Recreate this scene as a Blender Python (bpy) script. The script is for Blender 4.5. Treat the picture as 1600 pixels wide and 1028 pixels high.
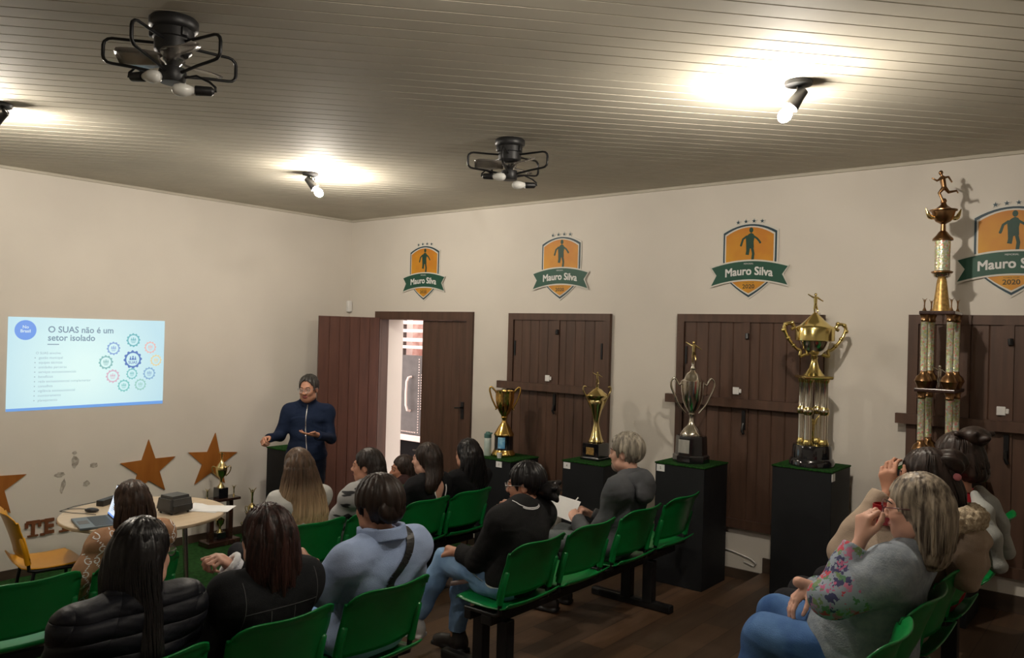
import bpy, bmesh, math, random
import numpy as np
from mathutils import Vector, Matrix
from mathutils.bvhtree import BVHTree

for _o in list(bpy.data.objects):
    bpy.data.objects.remove(_o, do_unlink=True)
SC = bpy.context.scene
COL = SC.collection
PI = math.pi

# ------------------------------------------------------------------ camera
YAW, PITCH, ROLL = math.radians(39.2488), math.radians(0.245), math.radians(1.508)
cam_data = bpy.data.cameras.new('camera')
cam_data.sensor_width = 36.0
cam_data.lens = 1250.3 / 1600 * 36
cam_data.clip_start = 0.05
cam = bpy.data.objects.new('camera', cam_data)
COL.objects.link(cam)
_f = Vector((math.cos(YAW)*math.cos(PITCH), math.sin(YAW)*math.cos(PITCH), math.sin(PITCH)))
_r = Vector((math.sin(YAW), -math.cos(YAW), 0))
_u = _r.cross(_f)
_r2 = math.cos(ROLL)*_r + math.sin(ROLL)*_u
_u2 = -math.sin(ROLL)*_r + math.cos(ROLL)*_u
cam.matrix_world = Matrix(((_r2.x, _u2.x, -_f.x, -5.9387), (_r2.y, _u2.y, -_f.y, -7.2640),
                           (_r2.z, _u2.z, -_f.z, 2.116), (0, 0, 0, 1)))
SC.camera = cam

# ------------------------------------------------------------------ world, exposure
SC.view_settings.view_transform = 'Standard'
SC.view_settings.look = 'None'
SC.view_settings.exposure = 0.0
SC.view_settings.gamma = 1.0
SC.view_settings.use_curve_mapping = False
world = bpy.data.worlds.new('overcast_sky')
SC.world = world
world.use_nodes = True
_bg = world.node_tree.nodes['Background']
_bg.inputs[0].default_value = (1.0, 0.90, 0.87, 1)
_bg.inputs[1].default_value = 3.2
BULB = 1620.0         # radiance of the four lit ceiling bulbs

# ------------------------------------------------------------------ materials
def lin(r, g, b):
    f = lambda c: c/12.92 if c <= .04045 else ((c+.055)/1.055)**2.4
    return (f(r/255), f(g/255), f(b/255), 1)

class NT:
    def __init__(s, name):
        s.m = bpy.data.materials.new(name); s.m.use_nodes = True
        s.t = s.m.node_tree; s.b = s.t.nodes['Principled BSDF']
    def n(s, t, **k):
        x = s.t.nodes.new(t)
        for a, v in k.items():
            if hasattr(x, a): setattr(x, a, v)
            else: x.inputs[a.replace('_', ' ')].default_value = v
        return x
    def l(s, a, b): s.t.links.new(a, b)

def mat(name, c, rough=.6, metal=0, var=.12, scale=(8, 8, 8), bump=0, bscale=60, c2=None, coat=0, emit=0, spec=.5, trans=0, detail=3, sheen=0):
    """base colour varied by noise, plus a fine bump"""
    k = NT(name); b = k.b
    b.inputs['Roughness'].default_value = rough; b.inputs['Metallic'].default_value = metal
    b.inputs['Coat Weight'].default_value = coat; b.inputs['Specular IOR Level'].default_value = spec
    b.inputs['Transmission Weight'].default_value = trans; b.inputs['Sheen Weight'].default_value = sheen
    tc = k.n('ShaderNodeTexCoord'); mp = k.n('ShaderNodeMapping'); mp.inputs['Scale'].default_value = scale
    k.l(tc.outputs['Object'], mp.inputs[0])
    no = k.n('ShaderNodeTexNoise', Scale=1.0, Detail=detail); k.l(mp.outputs[0], no.inputs['Vector'])
    rp = k.n('ShaderNodeValToRGB')
    d = c2 or tuple(min(1, x*(1+var)) for x in c[:3])+(1,)
    a = c if c2 else tuple(x*(1-var) for x in c[:3])+(1,)
    rp.color_ramp.elements[0].color = a; rp.color_ramp.elements[0].position = .35
    rp.color_ramp.elements[1].color = d; rp.color_ramp.elements[1].position = .65
    k.l(no.outputs['Fac'], rp.inputs[0]); k.l(rp.outputs[0], b.inputs['Base Color'])
    if emit:
        k.l(rp.outputs[0], b.inputs['Emission Color']); b.inputs['Emission Strength'].default_value = emit
    if bump:
        n2 = k.n('ShaderNodeTexNoise', Scale=bscale, Detail=4.0); k.l(tc.outputs['Object'], n2.inputs['Vector'])
        bp = k.n('ShaderNodeBump', Strength=bump, Distance=.004); k.l(n2.outputs['Fac'], bp.inputs['Height'])
        k.l(bp.outputs[0], b.inputs['Normal'])
    k.m['k'] = 1
    return k.m

def hairmat(name, root, tip=None, z0=0, z1=-.4, streak=None, rough=.44):
    """hair: fine lengthwise streaks; optional dyed lengths between heights z0 and z1 of the hair"""
    k = NT(name); b = k.b; b.inputs['Roughness'].default_value = rough; b.inputs['Specular IOR Level'].default_value = .32
    tc = k.n('ShaderNodeTexCoord'); mp = k.n('ShaderNodeMapping'); mp.inputs['Scale'].default_value = (55, 55, 4)
    k.l(tc.outputs['Object'], mp.inputs[0])
    no = k.n('ShaderNodeTexNoise', Scale=1.0, Detail=4.0); k.l(mp.outputs[0], no.inputs['Vector'])
    rp = k.n('ShaderNodeValToRGB'); e = rp.color_ramp.elements
    e[0].position = .35; e[1].position = .68
    e[0].color = tuple(x*.6 for x in root[:3])+(1,); e[1].color = streak or tuple(min(1, x*1.5) for x in root[:3])+(1,)
    k.l(no.outputs['Fac'], rp.inputs[0]); out = rp.outputs[0]
    if tip:
        sx = k.n('ShaderNodeSeparateXYZ'); k.l(tc.outputs['Object'], sx.inputs[0])
        mr = k.n('ShaderNodeMapRange'); mr.inputs[1].default_value = z0; mr.inputs[2].default_value = z1
        ad = k.n('ShaderNodeMath', operation='MULTIPLY_ADD'); ad.inputs[1].default_value = .18
        k.l(no.outputs['Fac'], ad.inputs[0]); k.l(sx.outputs['Z'], ad.inputs[2]); k.l(ad.outputs[0], mr.inputs[0])
        r2 = k.n('ShaderNodeValToRGB'); e = r2.color_ramp.elements; e[0].position = .3; e[1].position = .7
        e[0].color = tuple(x*.55 for x in tip[:3])+(1,); e[1].color = tuple(min(1, x*1.2) for x in tip[:3])+(1,)
        k.l(no.outputs['Fac'], r2.inputs[0])
        mx = k.n('ShaderNodeMix', data_type='RGBA'); k.l(mr.outputs[0], mx.inputs[0]); k.l(out, mx.inputs[6]); k.l(r2.outputs[0], mx.inputs[7])
        out = mx.outputs[2]
    k.l(out, b.inputs['Base Color'])
    bp = k.n('ShaderNodeBump', Strength=.35, Distance=.003); k.l(no.outputs['Fac'], bp.inputs['Height']); k.l(bp.outputs[0], b.inputs['Normal'])
    return k.m

def woodmat(name, c, c2, scale=(3, 40, 3), rough=.45, coat=0):
    return mat(name, c, rough, c2=c2, scale=scale, bump=.08, bscale=40, coat=coat)

def emitmat(name, c, s):
    k = NT(name); k.b.inputs['Base Color'].default_value = c
    k.b.inputs['Emission Color'].default_value = c; k.b.inputs['Emission Strength'].default_value = s
    return k.m

def spotmat(name, base, cols, scale=14, thr=.42, rough=.85, rnd=1.0):
    """cloth printed with blotches (voronoi cells, each with its own colour)"""
    k = NT(name); b = k.b; b.inputs['Roughness'].default_value = rough
    tc = k.n('ShaderNodeTexCoord')
    no = k.n('ShaderNodeTexNoise', Scale=scale*1.6, Detail=2.0); k.l(tc.outputs['Object'], no.inputs['Vector'])
    mx0 = k.n('ShaderNodeMix', data_type='RGBA', blend_type='ADD'); mx0.inputs[0].default_value = .06
    k.l(tc.outputs['Object'], mx0.inputs[6]); k.l(no.outputs['Color'], mx0.inputs[7])
    vo = k.n('ShaderNodeTexVoronoi', Scale=float(scale)); vo.inputs['Randomness'].default_value = rnd
    k.l(mx0.outputs[2], vo.inputs['Vector'])
    sp = k.n('ShaderNodeSeparateColor'); k.l(vo.outputs['Color'], sp.inputs[0])
    rp = k.n('ShaderNodeValToRGB'); rp.color_ramp.interpolation = 'CONSTANT'
    el = rp.color_ramp.elements
    while len(el) < len(cols): el.new(.5)
    for i, cc in enumerate(cols): el[i].position = i/len(cols); el[i].color = cc
    k.l(sp.outputs[0], rp.inputs[0])
    lt = k.n('ShaderNodeMath', operation='LESS_THAN'); lt.inputs[1].default_value = thr
    k.l(vo.outputs['Distance'], lt.inputs[0])
    mx = k.n('ShaderNodeMix', data_type='RGBA'); k.l(lt.outputs[0], mx.inputs[0]); mx.inputs[6].default_value = base
    k.l(rp.outputs[0], mx.inputs[7]); k.l(mx.outputs[2], b.inputs['Base Color'])
    return k.m

# ------------------------------------------------------------------ object helpers
def link(o, parent=None):
    COL.objects.link(o)
    if parent is not None: o.parent = parent
    return o

def thing(name, label, cat, loc=(0, 0, 0), rz=0, group=None):
    o = bpy.data.objects.new(name, None); link(o)
    o.empty_display_size = .1
    o.location = loc; o.rotation_euler = (0, 0, rz); return tag(o, label, cat, group)

def tag(o, label=None, cat=None, group=None, kind=None):
    if label: o['label'] = label
    if cat: o['category'] = cat
    if group: o['group'] = group
    if kind: o['kind'] = kind
    return o

class MB:
    """collects shapes into one mesh"""
    def __init__(s): s.v = []; s.f = []; s.m = []
    def add(s, v, f, m=0):
        o = len(s.v); s.v += [tuple(p) for p in v]; s.f += [tuple(i+o for i in q) for q in f]; s.m += [m]*len(f); return s
    def box(s, a, b, m=0, M=None):
        x0, y0, z0 = a; x1, y1, z1 = b
        v = [(x0,y0,z0),(x1,y0,z0),(x1,y1,z0),(x0,y1,z0),(x0,y0,z1),(x1,y0,z1),(x1,y1,z1),(x0,y1,z1)]
        if M: v = [M @ Vector(p) for p in v]
        return s.add(v, [(0,3,2,1),(4,5,6,7),(0,1,5,4),(1,2,6,5),(2,3,7,6),(3,0,4,7)], m)
    def rbox(s, a, b, r=.01, m=0, M=None, seg=2):
        bm = bmesh.new(); bmesh.ops.create_cube(bm, size=1)
        for q in bm.verts: q.co = Vector([a[i]+(b[i]-a[i])*(q.co[i]+.5) for i in range(3)])
        bmesh.ops.bevel(bm, geom=bm.edges[:], offset=r, segments=seg, profile=.5, affect='EDGES')
        return s.bm(bm, m, M)
    def bm(s, bm, m=0, M=None):
        bm.verts.index_update()
        v = [(M @ q.co) if M else q.co.copy() for q in bm.verts]; f = [[q.index for q in g.verts] for g in bm.faces]; bm.free()
        return s.add(v, f, m)
    def tube(s, pts, r, n=8, m=0, cap=True, flat=1.0):
        P = [Vector(p) for p in pts]; R = r if isinstance(r, (list, tuple)) else [r]*len(P)
        v = []; f = []; pn = None
        for i, p in enumerate(P):
            t = (P[min(i+1, len(P)-1)]-P[max(i-1, 0)])
            if t.length < 1e-9: t = Vector((0, 0, 1))
            t.normalize()
            if pn is None:
                pn = t.orthogonal().normalized()
            pn = (pn - t*pn.dot(t))
            if pn.length < 1e-6: pn = t.orthogonal()
            pn.normalize(); q = t.cross(pn)
            for j in range(n):
                a = 2*PI*j/n; v.append(p+(pn*math.cos(a)+q*math.sin(a)*flat)*R[i])
        for i in range(len(P)-1):
            for j in range(n):
                k = (j+1) % n; f.append((i*n+j, i*n+k, (i+1)*n+k, (i+1)*n+j))
        if cap: f.append(tuple(range(n))[::-1]); f.append(tuple((len(P)-1)*n+j for j in range(n)))
        return s.add(v, f, m)
    def lathe(s, prof, n=24, m=0, c=(0, 0, 0), M=None, ms=None, oct=False):
        v = []; f = []; mm = []
        for r, z in prof:
            for j in range(n):
                a = 2*PI*(j+.5)/n; p = Vector((c[0]+r*math.cos(a), c[1]+r*math.sin(a), c[2]+z)); v.append(M @ p if M else p)
        for i in range(len(prof)-1):
            for j in range(n):
                k = (j+1) % n; f.append((i*n+j, i*n+k, (i+1)*n+k, (i+1)*n+j)); mm.append(ms[i] if ms else m)
        if prof[0][0] > 1e-5: f.append(tuple(range(n))[::-1]); mm.append(ms[0] if ms else m)
        if prof[-1][0] > 1e-5: f.append(tuple((len(prof)-1)*n+j for j in range(n))); mm.append(ms[-1] if ms else m)
        o = len(s.v); s.v += [tuple(p) for p in v]; s.f += [tuple(i+o for i in q) for q in f]; s.m += mm; return s
    def prism(s, poly, t0, t1, fr, m=0):
        """polygon (u,v) extruded from depth t0 to t1; fr maps (u,v,t) to a point"""
        n = len(poly); v = [fr(u, w, t0) for u, w in poly]+[fr(u, w, t1) for u, w in poly]
        f = [tuple(range(n))[::-1], tuple(range(n, 2*n))]+[(i, (i+1) % n, n+(i+1) % n, n+i) for i in range(n)]
        return s.add(v, f, m)
    def sphere(s, c, r, m=0, nu=16, nv=10, sc=(1, 1, 1)):
        prof = [(math.sin(PI*i/nv)*r, -math.cos(PI*i/nv)*r) for i in range(nv+1)]
        M = Matrix.Translation(c) @ Matrix.Diagonal((*sc, 1))
        prof[0] = (1e-6, -r); prof[-1] = (1e-6, r)
        return s.lathe(prof, nu, m, M=M)
    def build(s, name, mats, parent=None, smooth=None, loc=None, fix=True):
        me = bpy.data.meshes.new(name); me.from_pydata(s.v, [], s.f)
        if not isinstance(mats, (list, tuple)): mats = [mats]
        for q in mats: me.materials.append(q)
        if len(mats) > 1: me.polygons.foreach_set('material_index', s.m)
        if fix:
            bm = bmesh.new(); bm.from_mesh(me); bmesh.ops.recalc_face_normals(bm, faces=bm.faces[:]); bm.to_mesh(me); bm.free()
        if smooth is not None:
            me.polygons.foreach_set('use_smooth', [True]*len(me.polygons))
            if smooth < 180: me.set_sharp_from_angle(angle=math.radians(smooth))
        me.update()
        o = bpy.data.objects.new(name, me); link(o, parent)
        if loc is not None: o.location = loc
        return o

def struct(o): o['kind'] = 'structure'; return o

_txt_cache = {}
def text_geo(body, size, bold=0.0, align='CENTER', extrude=0.0):
    """flat lettering: vertices (u,v) and faces of a line of text"""
    key = (body, size, bold, align)
    if key in _txt_cache: return _txt_cache[key]
    cu = bpy.data.curves.new('lettering', 'FONT'); cu.body = body; cu.size = size; cu.offset = bold
    cu.align_x = align; cu.align_y = 'CENTER'; cu.resolution_u = 3
    ob = bpy.data.objects.new('lettering', cu); COL.objects.link(ob)
    dg = bpy.context.evaluated_depsgraph_get(); dg.update()
    me = bpy.data.meshes.new_from_object(ob.evaluated_get(dg))
    r = ([(v.co.x, v.co.y) for v in me.vertices], [tuple(p.vertices) for p in me.polygons])
    bpy.data.objects.remove(ob); bpy.data.meshes.remove(me); bpy.data.curves.remove(cu)
    _txt_cache[key] = r
    return r

def copy_tree(o, parent=None):
    c = o.copy(); COL.objects.link(c)
    if parent is not None: c.parent = parent
    for ch in list(o.children): copy_tree(ch, c)
    return c

# ------------------------------------------------------------------ organic shapes: distance field on a grid -> surface nets
def rotm(yaw=0, pitch=0, roll=0):
    cy, sy = math.cos(yaw), math.sin(yaw); cp, sp = math.cos(pitch), math.sin(pitch); cr, sr = math.cos(roll), math.sin(roll)
    Z = np.array([[cy, -sy, 0], [sy, cy, 0], [0, 0, 1]]); X = np.array([[1, 0, 0], [0, cp, -sp], [0, sp, cp]]); Y = np.array([[cr, 0, sr], [0, 1, 0], [-sr, 0, cr]])
    return Z @ X @ Y
A3 = lambda p: np.array(p, float)

class Vol:
    def __init__(s, lo, hi, h):
        s.h = h; s.lo = A3(lo); s.n = np.ceil((A3(hi)-s.lo)/h).astype(int)+1
        s.d = np.full(s.n, 1.0, np.float32); s.m = np.zeros(s.n, np.int8)
        s.ax = [(s.lo[i]+h*np.arange(s.n[i])).astype(np.float32) for i in range(3)]
    def put(s, lo, hi, fn, k=.02, m=0, op='u', clip=()):
        pad = k+2.5*s.h; sl = []
        for i in range(3):
            a = max(0, int((lo[i]-pad-s.lo[i])/s.h)); b = min(int(s.n[i]), int((hi[i]+pad-s.lo[i])/s.h)+2)
            if b <= a: return s
            sl.append(slice(a, b))
        sl = tuple(sl); X = s.ax[0][sl[0]][:, None, None]; Y = s.ax[1][sl[1]][None, :, None]; Z = s.ax[2][sl[2]][None, None, :]
        f = fn(X, Y, Z)
        for p, nrm in clip:
            f = np.maximum(f, (X-p[0])*nrm[0]+(Y-p[1])*nrm[1]+(Z-p[2])*nrm[2])
        d = s.d[sl]
        if op == 'u':
            s.m[sl] = np.where(f < d, m, s.m[sl])
            if k > 1e-4:
                h = np.maximum(k-np.abs(d-f), 0)/k; r = np.minimum(d, f)-h*h*k*.25
            else: r = np.minimum(d, f)
        else:
            f = -f
            if k > 1e-4:
                h = np.maximum(k-np.abs(d-f), 0)/k; r = np.maximum(d, f)+h*h*k*.25
            else: r = np.maximum(d, f)
        s.d[sl] = r
        return s
    def cap(s, a, b, ra, rb=None, k=.02, m=0, op='u', clip=()):
        a = A3(a); b = A3(b); rb = ra if rb is None else rb; ab = b-a; L = max(float(ab @ ab), 1e-9)
        def fn(X, Y, Z):
            x = X-a[0]; y = Y-a[1]; z = Z-a[2]
            t = np.clip((x*ab[0]+y*ab[1]+z*ab[2])/L, 0, 1)
            return np.sqrt((x-t*ab[0])**2+(y-t*ab[1])**2+(z-t*ab[2])**2)-(ra+(rb-ra)*t)
        r = max(ra, rb); return s.put(np.minimum(a, b)-r, np.maximum(a, b)+r, fn, k, m, op, clip)
    def ell(s, c, r, R=None, k=.02, m=0, op='u', clip=()):
        c = A3(c); r = A3(r); R = np.eye(3) if R is None else R; e = np.sqrt(((R*r)**2).sum(1))
        def fn(X, Y, Z):
            x = X-c[0]; y = Y-c[1]; z = Z-c[2]
            l = [(x*R[0, i]+y*R[1, i]+z*R[2, i]) for i in range(3)]
            k0 = np.sqrt(sum((l[i]/r[i])**2 for i in range(3))); k1 = np.sqrt(sum((l[i]/r[i]**2)**2 for i in range(3)))
            return k0*(k0-1)/np.maximum(k1, 1e-6)
        return s.put(c-e, c+e, fn, k, m, op, clip)
    def box(s, c, hb, R=None, r=.01, k=.02, m=0, op='u', clip=()):
        c = A3(c); hb = A3(hb)-r; R = np.eye(3) if R is None else R; e = (np.abs(R)*(hb+r)).sum(1)
        def fn(X, Y, Z):
            x = X-c[0]; y = Y-c[1]; z = Z-c[2]
            q = [np.abs(x*R[0, i]+y*R[1, i]+z*R[2, i])-hb[i] for i in range(3)]
            return np.sqrt(sum(np.maximum(t, 0)**2 for t in q))+np.minimum(np.maximum(np.maximum(q[0], q[1]), q[2]), 0)-r
        return s.put(c-e, c+e, fn, k, m, op, clip)
    def plane(s, p, nrm):
        s.d = np.maximum(s.d, ((s.ax[0]-p[0])*nrm[0])[:, None, None]+((s.ax[1]-p[1])*nrm[1])[None, :, None]+((s.ax[2]-p[2])*nrm[2])[None, None, :]).astype(np.float32); return s
    def warp(s, fn):
        """adds fn(x,y,z) to the field near the surface: folds, quilting, locks"""
        i = np.argwhere(np.abs(s.d) < .05)
        P = [s.ax[a][i[:, a]] for a in range(3)]
        s.d[i[:, 0], i[:, 1], i[:, 2]] += fn(*P).astype(np.float32); return s
    def nets(s):
        d = s.d; sg = d < 0
        cs = [sg[a:a+d.shape[0]-1, b:b+d.shape[1]-1, c:c+d.shape[2]-1] for a in (0, 1) for b in (0, 1) for c in (0, 1)]
        allv = cs[0].copy(); anyv = cs[0].copy()
        for q in cs[1:]: allv &= q; anyv |= q
        act = anyv & ~allv; idx = np.argwhere(act)
        if len(idx) == 0: return [], [], []
        vid = np.full(act.shape, -1, np.int64); vid[act] = np.arange(len(idx))
        off = [(a, b, c) for a in (0, 1) for b in (0, 1) for c in (0, 1)]
        dv = np.stack([d[idx[:, 0]+o[0], idx[:, 1]+o[1], idx[:, 2]+o[2]] for o in off], 1)
        acc = np.zeros((len(idx), 3)); cnt = np.zeros(len(idx))
        for i in range(8):
            for j in range(i+1, 8):
                if sum(abs(off[i][q]-off[j][q]) for q in range(3)) != 1: continue
                a = dv[:, i]; b = dv[:, j]; x = (a < 0) != (b < 0)
                t = np.where(x, a/np.where(x, a-b, 1), 0)
                p = A3(off[i])[None]+t[:, None]*(A3(off[j])-A3(off[i]))[None]
                acc += p*x[:, None]; cnt += x
        V = s.lo+s.h*(idx+acc/cnt[:, None])
        F = []
        for ax in range(3):
            u, w = (ax+1) % 3, (ax+2) % 3
            a = np.take(sg, range(d.shape[ax]-1), ax); b = np.take(sg, range(1, d.shape[ax]), ax)
            e = np.argwhere(a != b)
            e = e[(e[:, u] > 0) & (e[:, w] > 0) & (e[:, u] < d.shape[u]-1) & (e[:, w] < d.shape[w]-1)]
            if not len(e): continue
            fl = sg[e[:, 0], e[:, 1], e[:, 2]]
            q = []
            for du, dw in ((-1, -1), (0, -1), (0, 0), (-1, 0)):
                g = e.copy(); g[:, u] += du; g[:, w] += dw; q.append(vid[g[:, 0], g[:, 1], g[:, 2]])
            q = np.stack(q, 1); q[~fl] = q[~fl][:, ::-1]; F.append(q)
        F = np.concatenate(F); F = F[(F >= 0).all(1)]
        return V, F, s.m[idx[:, 0], idx[:, 1], idx[:, 2]][F[:, 0]]
    def build(s, name, mats, parent=None):
        V, F, m = s.nets()
        me = bpy.data.meshes.new(name)
        if len(V):
            me.vertices.add(len(V)); me.vertices.foreach_set('co', np.asarray(V, np.float32).ravel())
            me.loops.add(F.size); me.polygons.add(len(F))
            me.loops.foreach_set('vertex_index', F.ravel().astype(np.int32))
            me.polygons.foreach_set('loop_start', np.arange(0, F.size, 4, dtype=np.int32))
            me.polygons.foreach_set('loop_total', np.full(len(F), 4, np.int32))
        if not isinstance(mats, (list, tuple)): mats = [mats]
        for q in mats: me.materials.append(q)
        if len(V):
            if len(mats) > 1: me.polygons.foreach_set('material_index', np.minimum(m, len(mats)-1).astype(np.int32))
            me.polygons.foreach_set('use_smooth', np.ones(len(F), bool))
            me.update(calc_edges=True); me.validate()
        o = bpy.data.objects.new(name, me); link(o, parent); s.VF = (V, F)
        return o

# ================================================================== ROOM
TZ = 0.087                                   # height of one floor step
EDGES = [0.0, -2.2, -3.1, -4.0, -4.93, -5.8, -9.2]
def tier(y):
    for i in range(6):
        if y > EDGES[i+1]: return i
    return 5
H = 3.35; XL = -8.2; YB = -9.2
m_wall = mat('wall_paint', (.66, .615, .55, 1), .85, var=.035, scale=(1.2, 1.2, 1.2), bump=.12, bscale=120, spec=.2)
m_ceil = mat('ceiling_boards', (.50, .465, .385, 1), .75, var=.06, scale=(2, 2, 2), bump=.03, bscale=90, spec=.15)
m_brown = mat('brown_painted_wood', (.082, .043, .028, 1), .5, var=.16, scale=(20, 20, 2), bump=.1, bscale=70, spec=.4)
m_brown2 = mat('reddish_brown_wood', (.090, .036, .024, 1), .45, var=.16, scale=(20, 20, 2), bump=.1, bscale=70, spec=.4)
m_base = mat('brown_skirting_tile', (.06, .04, .028, 1), .45, var=.25, scale=(4, 4, 9))
m_black = mat('black_metal', (.012, .012, .013, 1), .38, var=.2, metal=.3)
m_blackp = mat('black_plastic', (.014, .014, .015, 1), .45, var=.2)
m_white = mat('white_plastic', (.75, .74, .72, 1), .4, var=.03)
m_paper = mat('white_paper', (.78, .78, .78, 1), .8, var=.03)
m_steel = mat('steel', (.6, .6, .6, 1), .25, metal=1, var=.08)
m_grass = mat('green_turf', (.012, .055, .010, 1), .95, var=.5, scale=(60, 60, 60), bump=.9, bscale=350, spec=.1)
m_carpet = mat('green_carpet', (.016, .058, .014, 1), .95, var=.35, scale=(30, 30, 30), bump=.6, bscale=300, spec=.1)

# floor: wooden planks on five low steps behind the carpet
def plank_mat():
    k = NT('dark_wood_planks'); b = k.b; b.inputs['Roughness'].default_value = .42; b.inputs['Specular IOR Level'].default_value = .4
    tc = k.n('ShaderNodeTexCoord'); br = k.n('ShaderNodeTexBrick')
    br.offset = .37; br.inputs['Scale'].default_value = 1.0; br.inputs['Brick Width'].default_value = .95; br.inputs['Row Height'].default_value = .175
    br.inputs['Mortar Size'].default_value = .0025; br.inputs['Color1'].default_value = (.105, .062, .036, 1); br.inputs['Color2'].default_value = (.040, .030, .023, 1)
    br.inputs['Mortar'].default_value = (.02, .014, .01, 1); br.inputs['Bias'].default_value = -.1
    k.l(tc.outputs['Object'], br.inputs['Vector'])
    mp = k.n('ShaderNodeMapping'); mp.inputs['Scale'].default_value = (2, 30, 2); k.l(tc.outputs['Object'], mp.inputs[0])
    no = k.n('ShaderNodeTexNoise', Scale=1.0, Detail=5.0); k.l(mp.outputs[0], no.inputs['Vector'])
    mx = k.n('ShaderNodeMix', data_type='RGBA', blend_type='MULTIPLY'); mx.inputs[0].default_value = .8
    rp = k.n('ShaderNodeValToRGB'); rp.color_ramp.elements[0].color = (.45, .45, .45, 1); rp.color_ramp.elements[1].color = (1.5, 1.4, 1.3, 1)
    k.l(no.outputs['Fac'], rp.inputs[0]); k.l(br.outputs['Color'], mx.inputs[6]); k.l(rp.outputs[0], mx.inputs[7]); k.l(mx.outputs[2], b.inputs['Base Color'])
    bp = k.n('ShaderNodeBump', Strength=.2, Distance=.003); k.l(no.outputs['Fac'], bp.inputs['Height']); k.l(bp.outputs[0], b.inputs['Normal'])
    return k.m
m_plank = plank_mat()
mb = MB(); mb.box((XL, EDGES[1], -.2), (0.0, 0.0, -.004))
for i in range(1, 6): mb.box((XL, EDGES[i+1], -.2), (0.0, EDGES[i], i*TZ))
struct(mb.build('floor', m_plank))
mb = MB(); mb.box((XL, EDGES[1]+.001, -.004), (-.001, -.001, 0.0))
tag(mb.build('carpet', m_carpet), 'green turf carpet covering the lowest floor level before the front wall', 'carpet')

# ceiling of narrow grooved boards running diagonally
def ceiling():
    a = math.radians(-42); w = .11; prof = []
    t = -9.0
    while t < 9.0:
        prof += [(t, .012), (t+.0045, 0), (t+w-.0045, 0)]; t += w
    d = Vector((math.cos(a), math.sin(a), 0)); n = Vector((-math.sin(a), math.cos(a), 0)); c = Vector((-3.8, -4.6, H))
    bm = bmesh.new(); L = []
    for u, z in prof:
        L.append((bm.verts.new(c+n*u+d*9+Vector((0, 0, z))), bm.verts.new(c+n*u-d*9+Vector((0, 0, z)))))
    for p, q in zip(L, L[1:]): bm.faces.new((p[0], p[1], q[1], q[0]))
    for co, no in (((XL, 0, 0), (-1, 0, 0)), ((0, 0, 0), (1, 0, 0)), ((0, YB, 0), (0, -1, 0)), ((0, 0, 0), (0, 1, 0))):
        bmesh.ops.bisect_plane(bm, geom=bm.verts[:]+bm.edges[:]+bm.faces[:], plane_co=co, plane_no=no, clear_outer=True)
    bmesh.ops.recalc_face_normals(bm, faces=bm.faces[:])
    m = MB(); m.bm(bm); m.box((XL-.3, YB-.3, H+.02), (.25, .25, H+.15))
    return m.build('ceiling', m_ceil, fix=False)
struct(ceiling())

T = .33
mb = MB(); mb.box((XL-T, 0, -.2), (T, T, H+.02)); struct(mb.build('wall_front', m_wall))
mb = MB()
DY0, DY1, DZ = -.545, -1.85, 2.235           # doorway in the right wall
mb.box((0, DY0, -.2), (T, 0, H+.02)); mb.box((0, DY1, DZ), (T, DY0, H+.02)); mb.box((0, YB-T, -.2), (T, DY1, H+.02))
struct(mb.build('wall_right', m_wall))
mb = MB(); mb.box((XL-T, YB, -.2), (XL, 0, H+.02)); struct(mb.build('wall_left', m_wall))
mb = MB(); mb.box((XL-T, YB-T, -.2), (0, YB, H+.02)); struct(mb.build('wall_back', m_wall))

# skirting
mb = MB(); mb.box((XL, -.015, 0), (-.001, 0, .075)); struct(mb.build('baseboard_front', m_base))
mb = MB()
mb.box((-.015, DY0+.06, 0), (0, -.015, .075)); mb.box((-.015, EDGES[1], 0), (0, DY1-.08, .075))
for i in range(1, 6): mb.box((-.015, EDGES[i+1], i*TZ), (0, EDGES[i], i*TZ+(.075 if i < 4 else .11)))
struct(mb.build('baseboard_right', m_base))
# thin cornice where walls and ceiling meet
mb = MB(); mb.box((XL, -.02, H-.022), (0, 0, H)); struct(mb.build('trim_1', m_ceil))
mb = MB(); mb.box((-.02, YB, H-.022), (0, -.02, H)); struct(mb.build('trim_2', m_ceil))

# ---- boards of a leaf, in a frame where u runs along the leaf, v up, t out of it
def boards(mb, fr, u0, u1, v0, v1, n, t0=0, t1=.035, gap=.006):
    w = (u1-u0)/n
    for i in range(n):
        a, b = u0+i*w, u0+(i+1)*w
        g = gap
        mb.prism([(a, t0), (b, t0), (b, t1-g), (b-g, t1), (a+g, t1), (a, t1-g)], v0, v1, lambda u, t, v: fr(u, v, t))
def fbox(mb, fr, u0, u1, v0, v1, t0, t1, m=0):
    mb.prism([(u0, v0), (u1, v0), (u1, v1), (u0, v1)], t0, t1, fr, m)
RW = lambda y0=0, z0=0: (lambda u, v, t: Vector((-t, y0-u, z0+v)))      # on the right wall: u to the viewer's right
FW = lambda x0=0, z0=0: (lambda u, v, t: Vector((x0+u, -t, z0+v)))      # on the front wall

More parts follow.
